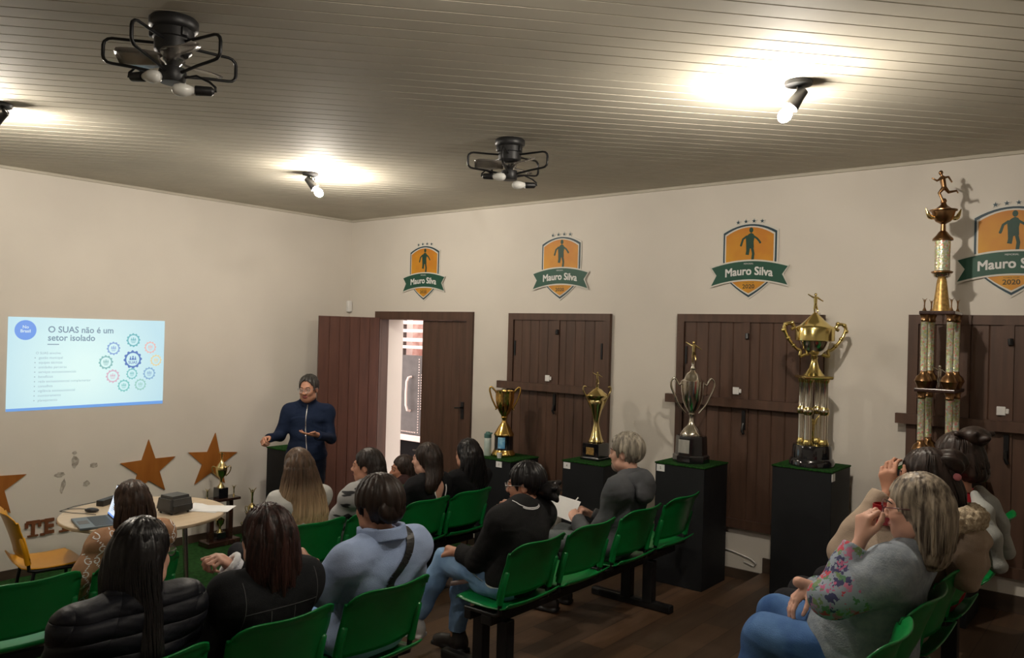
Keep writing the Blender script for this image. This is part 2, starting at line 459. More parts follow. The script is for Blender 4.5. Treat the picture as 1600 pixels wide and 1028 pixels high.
# double door, left leaf swung into the room
fr = RW()
mb = MB(); fbox(mb, fr, .470, .555, 0, 2.31, .0, .03); fbox(mb, fr, 1.845, 1.925, 0, 2.31, 0, .03); fbox(mb, fr, .555, 1.845, 2.225, 2.31, 0, .03)
fbox(mb, fr, .535, .556, 0, 2.235, -.10, 0); fbox(mb, fr, 1.838, 1.86, 0, 2.235, -.10, 0); fbox(mb, fr, .556, 1.838, 2.222, 2.245, -.10, -.001)
door = struct(mb.build('door_1', m_brown))
mb = MB(); boards(mb, fr, 1.175, 1.836, .012, 2.22, 6, -.055, -.018)
leaf = mb.build('door_leaf', m_brown, door)
mb = MB(); fbox(mb, fr, 1.76, 1.80, 1.23, 1.40, -.018, -.01); mb.tube([(.012, -1.785, 1.345), (-.03, -1.785, 1.345), (-.035, -1.72, 1.34)], .009)
mb.build('door_handle', m_black, leaf, smooth=40)
for z in (1.78, .55):
    mb = MB(); fbox(mb, fr, 1.815, 1.845, z-.09, z+.09, -.018, .0); mb.build('hinge', m_black, leaf)
mb = MB(); mb.tube([(.03, -1.20, .84), (-.01, -1.20, .84), (-.02, -1.12, .845)], .010); fbox(mb, fr, 1.185, 1.215, .78, .9, -.018, -.01)
mb.build('lock_lever', m_steel, leaf, smooth=40)
# open leaf
hx, hy = 0.0, -.556; tip = Vector((-.665, -.31, 0)); dv = (tip-Vector((hx, hy, 0))); LW = dv.length; dv.normalize(); nv = Vector((dv.y, -dv.x, 0))
if nv.y > 0: nv = -nv
fo = lambda u, v, t: Vector((hx, hy, 0))+dv*u+nv*t+Vector((0, 0, v))
mb = MB(); boards(mb, fo, .035, LW, .012, 2.24, 6, -.02, .018)
lf = mb.build('door_leaf', m_brown2, door)

# shuttered windows
def window(i, y0, y1, z0, z1, barl, barr, plate, zb=1.585):
    fr = RW(y0); W = y0-y1; fw = .062
    mb = MB()
    fbox(mb, fr, 0, fw, z0, z1, 0, .04); fbox(mb, fr, W-fw, W, z0, z1, 0, .04); fbox(mb, fr, fw, W-fw, z1-fw, z1, 0, .04); fbox(mb, fr, fw, W-fw, z0, z0+fw*1.1, 0, .045)
    w = struct(mb.build('window_%d' % i, m_brown))
    mid = W/2
    for a, b in ((fw, mid-.002), (mid+.002, W-fw)):
        mb = MB(); boards(mb, fr, a, b, z0+fw, z1-fw, 5, .0, .026)
        s = mb.build('shutter', m_brown, w)
        hx_ = a+.02 if a < mid-.1 else b-.02
        mb = MB(); fbox(mb, fr, hx_-.008, hx_+.008, z1-.40, z1-.26, .026, .034); mb.build('hinge', m_black, s)
    mb = MB(); fbox(mb, fr, mid-.03, mid+.03, z0+fw, z1-fw, .026, .036); mb.build('cover_strip', m_brown, w)
    mb = MB(); fbox(mb, fr, barl, barr, zb, zb+.068, .042, .085); mb.build('cross_bar', m_brown, w)
    mb = MB(); fbox(mb, fr, mid-.014, mid+.014, zb-.17, zb-.02, .036, .05); mb.tube([fr(mid, zb-.12, .05), fr(mid, zb-.17, .07), fr(mid+.01, zb-.2, .06)], .011); mb.build('latch', m_black, w, smooth=40)
    mb = MB(); mb.tube([fr(mid+.01, z1-.15, .04), fr(mid+.015, z1-.19, .05)], .016); mb.build('bolt', m_black, w, smooth=40)
    u, v = plate; mb = MB(); mb.bm(_rb(fr, u-.028, u+.022, v-.028, v+.028, .036, .046)); mb.bm(_rb(fr, u+.022, u+.04, v-.016, v+.016, .036, .043)); mb.build('alarm_contact', m_white, w)
    return w
def _rb(fr, u0, u1, v0, v1, t0, t1):
    bm = bmesh.new(); bmesh.ops.create_cube(bm, size=1)
    for q in bm.verts: q.co = fr(u0+(u1-u0)*(q.co.x+.5), v0+(v1-v0)*(q.co.y+.5), t0+(t1-t0)*(q.co.z+.5))
    bmesh.ops.bevel(bm, geom=bm.edges[:], offset=.003, segments=1, affect='EDGES'); return bm
window(1, -2.397, -3.535, .655, 2.300, -.09, 1.05, (.485, 1.705))
window(2, -4.180, -5.350, .655, 2.303, -.07, 1.10, (.520, 1.710))
window(3, -5.912, -7.080, .655, 2.307, -.06, 1.12, (.555, 1.70), zb=1.572)

# little sensor high in the corner
mb = MB(); mb.rbox((-.062, -.05, 2.30), (-.004, -.0, 2.43), .012); s = mb.build('alarm_sensor', m_white, smooth=50)
tag(s, 'small white alarm sensor in the corner above the open door leaf', 'sensor')
# cable hanging on the wall under the second window
mb = MB(); mb.tube([(-.006, -4.60, .475), (-.008, -4.70, .462), (-.008, -4.78, .445), (-.01, -4.84, .43), (-.014, -4.88, .405), (-.008, -4.86, .38), (-.006, -4.78, .40)], .005); c_ = mb.build('cable', m_white, smooth=180)
tag(c_, 'loose white cable on the wall below the shuttered window beside the black plinth', 'cable')

# ---- outside the doorway
m_ext = mat('pale_pink_render', (.80, .66, .61, 1), .9, var=.03)
m_rock = mat('pink_stone', (.42, .22, .18, 1), .9, c2=(.66, .47, .42, 1), scale=(6, 6, 6), bump=.8, bscale=12)
m_grey = mat('dark_grey_metal', (.085, .072, .066, 1), .5, var=.15)
mb = MB(); mb.box((T, -6, -.25), (4.5, 3.5, -.02)); struct(mb.build('floor_2', mat('outside_paving', (.35, .27, .24, 1), .9, scale=(3, 3, 3))))
mb = MB(); mb.box((1.6, .835, -.02), (1.8, 1.6, 3.0)); struct(mb.build('wall_outside', m_ext))
mb = MB(); mb.box((2.3, -2.5, -.02), (2.5, 2.6, 2.6)); struct(mb.build('wall_stone', m_rock))
g = thing('metal_gate', 'dark grey metal gate with a long white pull handle, seen through the open door', 'gate', (1.6, .40, .0))
mb = MB(); mb.rbox((0, -.55, .70), (.05, .43, 1.77), .006); mb.build('panel', m_grey, g)
mb = MB(); mb.tube([(-.005, .235, 1.02), (-.06, .23, 1.03), (-.065, .255, 1.10), (-.065, .26, 1.25), (-.065, .25, 1.42), (-.06, .225, 1.47), (-.005, .225, 1.48)], .017); mb.build('handle', m_ext, g, smooth=60)
mb = MB(); mb.sphere((0, 0, 0), .010, nu=6, nv=4); rv = mb.build('rivet', m_ext, g); rv.location = (-.004, .08, .74)
for y, z in [(.08, .775+.035*i) for i in range(28)]+[(y, 1.06+.035*i) for y in (.03, -.005) for i in range(14)]+[(.42-.032*i, .735) for i in range(10)]:
    q = rv.copy(); COL.objects.link(q); q.location = (-.004, y, z)
mb = MB(); mb.rbox((-.05, -.55, .62), (.07, .43, .695), .008); mb.build('sill', m_ext, g)
mb = MB(); mb.box((.02, -.55, -.02), (.06, .43, .62)); mb.build('dark_void_sheet', mat('shade_black', (.006, .005, .005, 1), .8, spec=.1), g)  # near-black sheet stands in for the shaded void below the sill
sl = thing('slat_rack', 'rack of white horizontal slats above the dark gate outside the door', 'rack', (1.62, .40, 1.77))
for z, t in ((.09, .042), (.185, .05), (.31, .045), (.42, .05)):
    mb = MB(); mb.rbox((-.03, -.5, z), (.03, .42, z+t), .006); mb.build('slat', m_ext, sl)
mb = MB(); mb.box((.0, -.54, .0), (.05, -.5, .9)); mb.box((.0, .42, 0), (.05, .435, .9)); mb.build('post', m_grey, sl)

# ================================================================== WALL EMBLEMS, STARS, LETTERS, SLIDE
m_navy = mat('dark_teal_print', lin(28, 58, 70), .55, var=.06)
m_offw = mat('cream_print', (.62, .60, .54, 1), .6, var=.03)
m_amber = mat('amber_print', lin(190, 120, 28), .55, c2=lin(206, 146, 30), scale=(4, 4, 4))
m_ribbon = mat('green_ribbon_print', lin(18, 74, 56), .55, var=.08)
m_sil = mat('dark_green_figure_print', lin(20, 62, 48), .55, var=.1)
m_lett = mat('pale_lettering', (.68, .68, .66, 1), .6, var=.02)
m_olive = mat('dark_olive_lettering', lin(70, 60, 30), .6, var=.05)
def text_on(mb, body, size, u, v, fr, t, m=0, bold=0, align='CENTER', sx=1.0, bend=0.0, th=.001):
    V, F = text_geo(body, size, bold, align)
    if not V: return
    q = [(u+a*sx, v+b-bend*(a*sx)**2) for a, b in V]
    mb.add([fr(a, b, t) for a, b in q], F, m)
def ribbon_stroke(mb, pts, w, fr, t0, t1, m=0):
    n = len(pts); L = []; R_ = []
    for i, p in enumerate(pts):
        a = pts[max(i-1, 0)]; b = pts[min(i+1, n-1)]; d = Vector((b[0]-a[0], b[1]-a[1])).normalized(); x = (-d.y*w/2, d.x*w/2)
        L.append((p[0]+x[0], p[1]+x[1])); R_.append((p[0]-x[0], p[1]-x[1]))
    for i in range(n-1): mb.prism([L[i], L[i+1], R_[i+1], R_[i]], t0, t1, fr, m)
def star_pts(r, r2=.40, rot=0, n=5): return [((r if i % 2 == 0 else r*r2)*math.sin(PI*i/n+rot), (r if i % 2 == 0 else r*r2)*math.cos(PI*i/n+rot)) for i in range(2*n)]
def shield(g):
    hw = .214-g; p = []
    for i in range(13):
        a = -1+2*i/12; p.append((a*hw, .365-g-.062*a*a))
    p += [(hw, .10), (hw*.97, -.035)]
    for i in range(1, 7):
        t = i/6; p.append((hw*.97*(1-t)+.0*t, -.035-(.165-g*1.25)*t-.012*math.sin(PI*t)))
    for i in range(5, 0, -1):
        t = i/6; p.append((-hw*.97*(1-t), -.035-(.165-g*1.25)*t-.012*math.sin(PI*t)))
    p += [(-hw*.97, -.035), (-hw, .10)]
    return p[::-1]
def emblem(y, label):
    e = thing('wall_emblem', label, 'emblem', (0, y, 2.635), 0, 'football memorial emblems along the right wall')
    fr = lambda u, v, t: Vector((-t, -u, v))
    mb = MB(); mb.prism(shield(-.012), .001, .008, fr); mb.build('backing', m_offw, e)
    mb = MB(); mb.prism(shield(0), .008, .010, fr); mb.build('outline', m_navy, e)
    mb = MB(); mb.prism(shield(.014), .010, .012, fr); mb.build('border', m_offw, e)
    mb = MB(); mb.prism(shield(.024), .012, .014, fr); mb.build('field', m_amber, e)
    # running figure
    mb = MB()
    mb.prism([(.013+.016*math.sin(2*PI*i/12), .318+.021*math.cos(2*PI*i/12)) for i in range(12)], .014, .0155, fr)
    mb.prism([(-.030, .268), (-.005, .288), (.012, .297), (.03, .288), (.042, .268), (.034, .23), (.036, .18), (.006, .175), (-.024, .165), (-.026, .21)][::-1], .014, .0155, fr)
    ribbon_stroke(mb, [(-.02, .272), (-.052, .25), (-.066, .205)], .016, fr, .014, .0157); ribbon_stroke(mb, [(.03, .272), (.062, .25), (.085, .222)], .015, fr, .014, .0158)
    mb.prism([(.085+.009*math.sin(2*PI*i/8), .219+.009*math.cos(2*PI*i/8)) for i in range(8)], .014, .0155, fr); mb.prism([(-.067+.009*math.sin(2*PI*i/8), .203+.009*math.cos(2*PI*i/8)) for i in range(8)], .014, .0155, fr)
    ribbon_stroke(mb, [(-.008, .18), (-.012, .15), (-.016, .128)], .026, fr, .014, .0159); ribbon_stroke(mb, [(.022, .185), (.033, .135), (.026, .07)], .020, fr, .014, .0160)
    mb.build('running_figure', m_sil, e)
    # ribbon
    def rib(g):
        top = [(-.305-g+(.61+2*g)*i/16, 0) for i in range(17)]
        p = [(u, .078+g-.5*u*u) for u, _ in top]; q = [(u, -.062-g-.5*u*u) for u, _ in top[::-1]]
        return (p+[(.262+g, -.028)]+q+[(-.262-g, -.028)])[::-1]
    mb = MB(); mb.prism(rib(.012), .014, .018, fr); mb.build('ribbon_edge', m_offw, e)
    mb = MB(); mb.prism(rib(0), .018, .020, fr); mb.build('ribbon', m_ribbon, e)
    mb = MB()
    for q, (du, dv) in enumerate(((0, 0), (.0022, .0018), (-.0022, .0018), (.0022, -.0018), (-.0022, -.0018))): text_on(mb, 'Mauro Silva', .088, du, dv, fr, .0212+.0002*q, sx=.93, bend=.45)
    text_on(mb, 'MEMORIAL', .016, 0, .058, fr, .0215); mb.build('name_lettering', m_lett, e)
    mb = MB(); text_on(mb, '2020', .045, 0, -.118, fr, .0152, bold=.001, sx=1.1); text_on(mb, 'FUTEBOL CLUBE', .012, 0, -.088, fr, .0152); mb.build('year_lettering', m_olive, e)
    for u in (-.098, -.035, .03, .095):
        sv = .388-.5*u*u; mb = MB(); mb.prism([(u+a, sv+b) for a, b in star_pts(.026, .6)][::-1], .001, .006, fr, 0); mb.prism([(u+a, sv+b) for a, b in star_pts(.017)][::-1], .006, .008, fr, 1)
        mb.build('star', [m_offw, m_navy], e)
    return e
emblem(-1.205, 'amber and green football shield emblem above the half open double door')
emblem(-2.973, 'amber and green football shield emblem above the first shuttered window, right of the doorway')
emblem(-4.765, 'amber and green football shield emblem above the middle shuttered window')
emblem(-6.50, 'amber and green football shield emblem cut by the photo edge, beside the tower trophy')

m_gold = mat('brushed_gold_paper', lin(184, 116, 50), .42, metal=.35, c2=lin(160, 96, 36), scale=(7, 7, 1.5))
m_copper = mat('copper_brown_letters', lin(120, 72, 42), .5, metal=.2, var=.08)
def wall_star(x, z, r, rot, label):
    mb = MB(); mb.prism(star_pts(r, .40, rot)[::-1], .004, .014, lambda u, v, t: Vector((u, -t, v)))
    o = mb.build('wall_star', m_gold); o.location = (x, 0, z); tag(o, label, 'star', 'gold stars on the front wall')
wall_star(-2.312, .768, .272, -.02, 'large gold star on the wall above the round table, behind the laptop user')
wall_star(-1.672, .772, .276, .09, 'large gold star on the wall behind the trophy on the black stand')
wall_star(-3.60, .765, .275, .03, 'large gold star at the left edge of the photo, behind the yellow chair')
m_stain = mat('old_glue', (.27, .24, .20, 1), .9, c2=(.50, .46, .40, 1), scale=(30, 30, 30))
rnd = random.Random(4)
for (x, z, rx, rz), w in zip(((-2.955, .905, .030, .055), (-2.80, .855, .034, .026), (-3.075, .805, .042, .024), (-2.855, .70, .032, .026), (-3.05, .70, .020, .060), (-2.96, .98, .018, .016)), ('largest upright', 'right hand round', 'flat left hand', 'lower right', 'slanting lower left', 'tiny topmost')):
    mb = MB(); mb.prism([(x+rx*math.sin(2*PI*i/14)*(.75+.4*rnd.random())+.2*rz*math.cos(2*PI*i/14)*(1 if x < -3 else 0), z+rz*math.cos(2*PI*i/14)*(.75+.4*rnd.random())) for i in range(14)][::-1], .0005, .0025, FW())
    tag(mb.build('glue_mark', m_stain), w+' old glue mark on the wall where a star is missing', 'stain', 'glue marks of the missing star')
for i, ch in enumerate('TETRA'):
    mb = MB(); V, F = text_geo(ch, .17, .006); x = -3.275+.122*i
    # slab serif letters
    for t in (.004, .016): mb.add([FW()(x+a*.95, .378+b, t) for a, b in V], F)
    for b in (-.056, .058):
        if ch in 'TRA' and (b < 0 or ch == 'T'): fbox(mb, FW(), x-(.04 if ch == 'T' else .062), x+(.04 if ch == 'T' else .062), .378+b-.010+(.004 if b < 0 else 0), .378+b+.008, .004, .015) if b < 0 else [fbox(mb, FW(), x+q-.012, x+q+.012, .378+b-.045, .378+b, .004, .015) for q in (-.05, .05)]
        if ch == 'E': fbox(mb, FW(), x-.065, x-.03, .378+b-.010, .378+b+.010, .004, .015)
    o = mb.build('wall_letter', m_copper)
    tag(o, ['copper brown letter T first in the row on the wall behind the yellow chair', 'copper brown letter E second in the row on the front wall', 'copper brown letter T third in the row, left of the round table top', 'copper brown letter R fourth in the row, mostly behind the round table', 'copper brown letter A last in the row, hidden behind the round table'][i], 'letter', 'letters low on the front wall')

# projected slide
SX, SZ, SW, SH = -3.502, 1.365, 1.310, .772
sl = thing('projected_slide', 'bright projected presentation slide with blue footer and a ring of gears on the front wall', 'slide', (SX, -.002, SZ))
fs = lambda u, v, t: Vector((u, -t, v))
mb = MB(); mb.prism([(0, 0), (SW, 0), (SW, SH), (0, SH)], 0, .001, fs)
k = NT('projected_light'); tc = k.n('ShaderNodeTexCoord'); mp = k.n('ShaderNodeMapping'); mp.inputs['Location'].default_value = (-.60, 0, -.33); k.l(tc.outputs['Object'], mp.inputs[0])
ln = k.n('ShaderNodeVectorMath', operation='LENGTH'); k.l(mp.outputs[0], ln.inputs[0]); rp = k.n('ShaderNodeValToRGB'); rp.color_ramp.elements[0].color = lin(224, 253, 250); rp.color_ramp.elements[1].color = lin(190, 228, 240); rp.color_ramp.elements[0].position = .1; rp.color_ramp.elements[1].position = .72
k.l(ln.outputs['Value'], rp.inputs[0]); k.b.inputs['Base Color'].default_value = (.1, .1, .1, 1); k.l(rp.outputs[0], k.b.inputs['Emission Color']); k.b.inputs['Emission Strength'].default_value = 0.92
mb.build('slide_background', k.m, sl)
E_ = lambda n, r, g, b: emitmat('slide_'+n, lin(r, g, b), .9)
def emitted(n, rgb): 
    q = E_(n, *rgb); q.node_tree.nodes['Principled BSDF'].inputs['Base Color'].default_value = (.05, .05, .05, 1); return q
e_blue = emitted('footer_blue', (110, 165, 235)); e_badge = emitted('badge_blue', (112, 160, 240)); e_txt = emitted('title_grey', (120, 150, 172)); e_body = emitted('body_grey', (160, 190, 202)); e_wht = emitted('white', (222, 240, 250))
mb = MB(); mb.prism([(0, 0), (SW, 0), (SW, .028), (0, .022)], .001, .002, fs); mb.build('footer_bar', e_blue, sl)
mb = MB(); mb.prism([(.13+.082*math.cos(2*PI*i/36), .665+.082*math.sin(2*PI*i/36)) for i in range(36)], .001, .002, fs); bd = mb.build('badge', e_badge, sl)
mb = MB(); text_on(mb, 'No', .036, .13, .69, fs, .0026, bold=.0006); text_on(mb, 'Brasil', .036, .13, .657, fs, .0026, bold=.0008); mb.build('badge_lettering', e_wht, bd)
mb = MB(); text_on(mb, 'O SUAS não é um', .075, .30, .672, fs, .0022, bold=.0012, align='LEFT', sx=.97); text_on(mb, 'setor isolado', .075, .30, .603, fs, .0022, bold=.0012, align='LEFT', sx=.97)
mb.prism([(.30, .545), (.39, .545), (.39, .552), (.30, .552)], .001, .002, fs); mb.build('title', e_txt, sl)
mb = MB(); LN = ['O SUAS envolve:', 'gestão municipal', 'equipes técnicas', 'entidades parceiras', 'serviços socioassistenciais', 'benefícios', 'rede socioassistencial complementar', 'conselhos', 'vigilância socioassistencial', 'monitoramento', 'planejamento']
for i, t in enumerate(LN):
    v = .475-.0395*i; text_on(mb, t, .029, .235 if i else .212, v, fs, .0022, align='LEFT', sx=.98)
    if i: mb.prism([(.208+.005*math.cos(q*PI/3), v+.005*math.sin(q*PI/3)) for q in range(6)], .001, .002, fs)
mb.build('bullet_list', e_body, sl)
GE = [(1.02, .415, .074, (88, 128, 196)), (1.02, .590, .056, (112, 190, 200)), (.845, .515, .053, (142, 178, 226)), (1.178, .525, .050, (240, 195, 190)), (1.235, .405, .048, (238, 220, 168)), (.782, .392, .056, (140, 196, 196)), (1.175, .285, .052, (142, 186, 220)), (.845, .268, .054, (222, 190, 208)), (1.015, .285, .046, (132, 206, 208)), (.945, .180, .050, (130, 208, 206)), (1.095, .185, .048, (160, 214, 206))]
for i, (u, v, r, c) in enumerate(GE):
    em = emitted('gear_%d' % i, c); mb = MB(); n = 12; ring = []
    for j in range(n*4):
        a = 2*PI*j/(n*4); rr = r*(1.13 if j % 4 in (0, 1) else .98); ring.append((rr, a))
    ri = r*.80
    for j in range(len(ring)):
        (r0, a0), (r1, a1) = ring[j], ring[(j+1) % len(ring)]
        mb.prism([(u+ri*math.cos(a0), v+ri*math.sin(a0)), (u+r0*math.cos(a0), v+r0*math.sin(a0)), (u+r1*math.cos(a1), v+r1*math.sin(a1)), (u+ri*math.cos(a1), v+ri*math.sin(a1))], .001, .002, fs)
    # people pictogram and a caption bar
    for q, s_ in ((0, 1), (-.3, .75), (.3, .75)):
        x = u+q*r; y = v+.12*r
        mb.prism([(x+.10*r*s_*math.cos(2*PI*w/10), y+.22*r*s_+.10*r*s_*math.sin(2*PI*w/10)) for w in range(10)], .001, .002, fs)
        mb.prism([(x-.17*r*s_, y-.18*r), (x+.17*r*s_, y-.18*r), (x+.1*r*s_, y+.1*r*s_), (x-.1*r*s_, y+.1*r*s_)], .001, .002, fs)
    if i == 0: text_on(mb, 'SUAS', .036, u, v-.028, fs, .0022, bold=.0006)
    else: fbox(mb, fs, u-.4*r, u+.4*r, v-.28*r, v-.2*r, .001, .002); fbox(mb, fs, u-.28*r, u+.28*r, v-.45*r, v-.38*r, .001, .002)
    mb.build('gear', em, sl)

# ================================================================== CEILING FANS AND SPOTLIGHTS
m_bulboff = mat('frosted_bulb', (.82, .82, .78, 1), .25, var=.02)
m_blade = mat('smoky_clear_blade', (.28, .25, .22, 1), .2, var=.1, trans=.55)
m_bulb = emitmat('lit_bulb', (1.0, .91, .79, 1), BULB); m_bulb2 = emitmat('dimmer_bulb', (1.0, .91, .79, 1), BULB*.40)
m_bulb.node_tree.nodes['Principled BSDF'].inputs['Base Color'].default_value = (.8, .8, .8, 1)
def fan(x, y, rz, label):
    f = thing('ceiling_fan', label, 'ceiling fan', (x, y, H), rz, 'black cage ceiling fans'); f.scale = (.97, .97, .84)
    mb = MB(); mb.lathe([(.09, 0), (.098, -.01), (.098, -.045), (.09, -.055), (.082, -.06), (.082, -.10), (.076, -.105), (.074, -.16), (.06, -.175), (.0001, -.178)], 28)
    for a in range(3):
        th = a*2*PI/3; mb.rbox((.07, -.014, -.10), (.094, .014, -.06), .004, M=Matrix.Rotation(th, 4, 'Z'))
    mb.build('motor_housing', m_blackp, f, smooth=40)
    for a in range(5):
        th = 2*PI*a/5+.6; c, s = math.cos(th), math.sin(th); p = lambda r, z: (r*c, r*s, z)
        pts = [p(.07, -.12)]
        R0, z0, z1, br = .275, -.115, -.235, .035
        pts += [p(.15, -.118), p(R0-br, z0)]+[p(R0-br+br*math.sin(q), z0-br+br*math.cos(q)) for q in (.5, 1.05, 1.57)]
        pts += [p(R0-br+br*math.cos(q), z1+br-br*math.sin(q)) for q in (0, .5, 1.05, 1.57)]+[p(.15, z1-.012), p(.055, z1-.03)]
        mb = MB(); mb.tube(pts, .0075, 8); mb.build('cage_bar', m_black, f, smooth=60)
    mb = MB(); mb.lathe([(.0001, -.178), (.045, -.18), (.05, -.2), (.03, -.22), (.02, -.24)], 20); mb.build('hub', m_steel, f, smooth=50)
    for a in range(3):
        th = 2*PI*a/3+1.75; vs = []; fs_ = []
        for i in range(9):
            r = .04+.19*i/8; w = .028+.047*math.sin(PI*min(1, (i/8)**1.1*.78)); w = w if i < 8 else .028
            for j in range(5):
                q = -1+2*j/4; vs.append((r*math.cos(th)-q*w*math.sin(th), r*math.sin(th)+q*w*math.cos(th), -.195+q*.022))
        for i in range(8):
            for j in range(4): k_ = i*5+j; fs_.append((k_, k_+1, k_+6, k_+5))
        mb = MB(); mb.add(vs, fs_); b = mb.build('blade', m_blade, f, smooth=180); so = b.modifiers.new('thickness', 'SOLIDIFY'); so.thickness = .004
    mb = MB(); mb.lathe([(.03, -.235), (.052, -.24), (.056, -.262), (.052, -.305), (.048, -.31), (.0001, -.312)], 24); lk = mb.build('light_kit', m_blackp, f, smooth=40)
    for a, zz in ((1.71, -.285), (-1.43, -.345)):
        c, s = math.cos(a), math.sin(a)
        mb = MB(); mb.tube([(.04*c, .04*s, -.285), (.10*c, .10*s, -.272), (.155*c, .155*s, zz+.045), (.180*c, .180*s, zz+.02), (.183*c, .183*s, zz), (.165*c, .165*s, zz)], .006); mb.build('lamp_arm', m_black, f, smooth=60)
        d = Vector((-c-.42, -s, -.10)).normalized()
        o = Vector((.165*c, .165*s, zz)); M = Matrix.Translation(o) @ d.to_track_quat('Z', 'Y').to_matrix().to_4x4()
        mb = MB(); mb.lathe([(.012, -.01), (.022, 0), (.024, .06), (.022, .065)], 18, M=M); sk = mb.build('lamp_socket', m_blackp, f, smooth=40)
        mb = MB(); mb.lathe([(.014, .06), (.02, .075), (.030, .10), (.032, .12), (.026, .142), (.012, .153), (.0001, .155)], 20, M=M); mb.build('bulb', m_bulboff, sk, smooth=180)
fan(-4.317, -4.127, .55, 'black cage ceiling fan with two unlit bulbs, the nearer one at upper left')
fan(-2.003, -3.992, .55, 'black cage ceiling fan with two unlit bulbs, the farther one near the photo centre')

def spot(x, y, d, label, mbulb=None):
    f = thing('ceiling_spotlight', label, 'ceiling light', (x, y, H), 0, 'black ceiling spotlights with bare lit bulbs')
    mb = MB(); mb.lathe([(.062, 0), (.066, -.006), (.062, -.02), (.04, -.027), (.0001, -.028)], 28); mb.build('ceiling_rose', m_blackp, f, smooth=40)
    d = Vector(d).normalized(); piv = Vector((0, 0, -.075))
    mb = MB(); mb.tube([(-.014, 0, -.02), (-.014, 0, -.085)], .005); mb.tube([(.014, 0, -.02), (.014, 0, -.085)], .005); mb.build('bracket', m_black, f, smooth=60)
    mb = MB(); mb.tube([(.03, 0, -.025), (.05, .01, -.04), (.045, .01, -.06), tuple(piv-d*.03)], .004); mb.build('lead', m_black, f, smooth=60)
    M = Matrix.Translation(piv) @ d.to_track_quat('Z', 'Y').to_matrix().to_4x4()
    mb = MB(); mb.lathe([(.018, -.045), (.026, -.04), (.028, .0), (.036, .06), (.036, .062), (.028, .055)], 22, M=M); mb.build('lamp_holder', m_blackp, f, smooth=40)
    mb = MB(); mb.lathe([(.014, .05), (.018, .07), (.028, .092), (.031, .11), (.026, .13), (.013, .142), (.0001, .144)], 20, M=M); mb.build('bulb', mbulb or m_bulb, f, smooth=180)
spot(-2.139, -5.886, (-.36, .44, -.82), 'lit ceiling spotlight with black base at upper right, above the audience')
spot(-2.025, -1.942, (.36, -.44, -.66), 'lit ceiling spotlight with black base farthest from the camera, above the speaker')
spot(-4.267, -2.064, (-.45, .55, -.70), 'ceiling spotlight at the left edge of the photo')
spot(-4.267, -5.886, (-.45, .72, -.53), 'ceiling spotlight just above the top edge of the photo, near the camera', m_bulb2)

# ================================================================== PLINTHS AND TROPHIES
m_pl = mat('black_painted_board', (.008, .009, .011, 1), .6, var=.1, spec=.3)
m_gold_m = mat('polished_gold', (.78, .52, .16, 1), .16, metal=1, var=.06)
m_gold_p = mat('pale_gold', (.72, .58, .27, 1), .18, metal=1, var=.06)
m_gold_y = mat('yellow_gold', (.74, .60, .24, 1), .17, metal=1, var=.06)
m_silver = mat('polished_silver', (.70, .66, .58, 1), .16, metal=1, var=.06)
m_bronze = mat('bronze', (.30, .17, .08, 1), .3, metal=1, var=.15)
m_gloss = mat('black_lacquer', (.008, .008, .010, 1), .12, var=.1, coat=.6)
m_mahog = mat('dark_mahogany', (.030, .012, .009, 1), .25, var=.2, coat=.3)
m_plate = mat('silver_plate', (.55, .55, .52, 1), .35, metal=.8, var=.15, scale=(25, 25, 6))
m_gplate = mat('gold_plate', (.45, .28, .09, 1), .4, metal=.6, var=.3, scale=(60, 60, 60))
def holo():
    k = NT('holographic_foil'); b = k.b; b.inputs['Metallic'].default_value = .55; b.inputs['Roughness'].default_value = .28
    tc = k.n('ShaderNodeTexCoord'); vo = k.n('ShaderNodeTexVoronoi', Scale=95.0); k.l(tc.outputs['Object'], vo.inputs['Vector'])
    sp = k.n('ShaderNodeSeparateColor'); k.l(vo.outputs['Color'], sp.inputs[0]); rp = k.n('ShaderNodeValToRGB'); e = rp.color_ramp.elements
    for p, c in ((.0, (.75, .7, .5, 1)), (.2, (.5, .62, .25, 1)), (.4, (.8, .8, .75, 1)), (.6, (.65, .5, .25, 1)), (.8, (.45, .65, .6, 1)), (.93, (.8, .35, .3, 1))):
        if p == 0: e[0].color = c
        elif p == .93: e[-1].position = p; e[-1].color = c
        else: q = e.new(p); q.color = c
    k.l(sp.outputs[0], rp.inputs[0]); k.l(rp.outputs[0], b.inputs['Base Color'])
    bp = k.n('ShaderNodeBump', Strength=.6, Distance=.002); k.l(vo.outputs['Distance'], bp.inputs['Height']); k.l(bp.outputs[0], b.inputs['Normal']); return k.m
m_holo = holo()

def plinth(x0, x1, y0, y1, z, label, card=None, h=.905):
    p = thing('display_plinth', label, 'plinth', ((x0+x1)/2, (y0+y1)/2, z), 0, 'black trophy plinths'); dx, dy = (x1-x0)/2, (y1-y0)/2
    mb = MB(); mb.rbox((-dx, -dy, 0), (dx, dy, h-.008), .003, seg=1); mb.build('body', m_pl, p)
    mb = MB(); mb.rbox((-dx-.006, -dy-.006, h-.012), (dx+.006, dy+.006, h), .004); mb.build('turf_top', m_grass, p)
    if card and len(card) == 3:
        mb = MB(); mb.box((card[0]-.03, -dy-.004, h-.068), (card[0]+.03, -dy-.0005, h-.018)); mb.build('number_card', m_paper, p)
    elif card:
        u, v = card; mb = MB(); mb.box((-dx-.004, u-.033, h-.068), (-dx-.0005, u+.033, h-.018)); c = mb.build('number_card', m_paper, p)
        mb = MB(); text_on(mb, v, .03, 0, 0, lambda a, b, t: Vector((-dx-.0045, u-a, h-.043+b)), 0); mb.build('number', m_olive, c)
    return p
plinth(-1.25, -.85, -.70, -.30, 0, 'black plinth standing behind the speaker in the corner by the open door leaf', (.165, '1', 1))
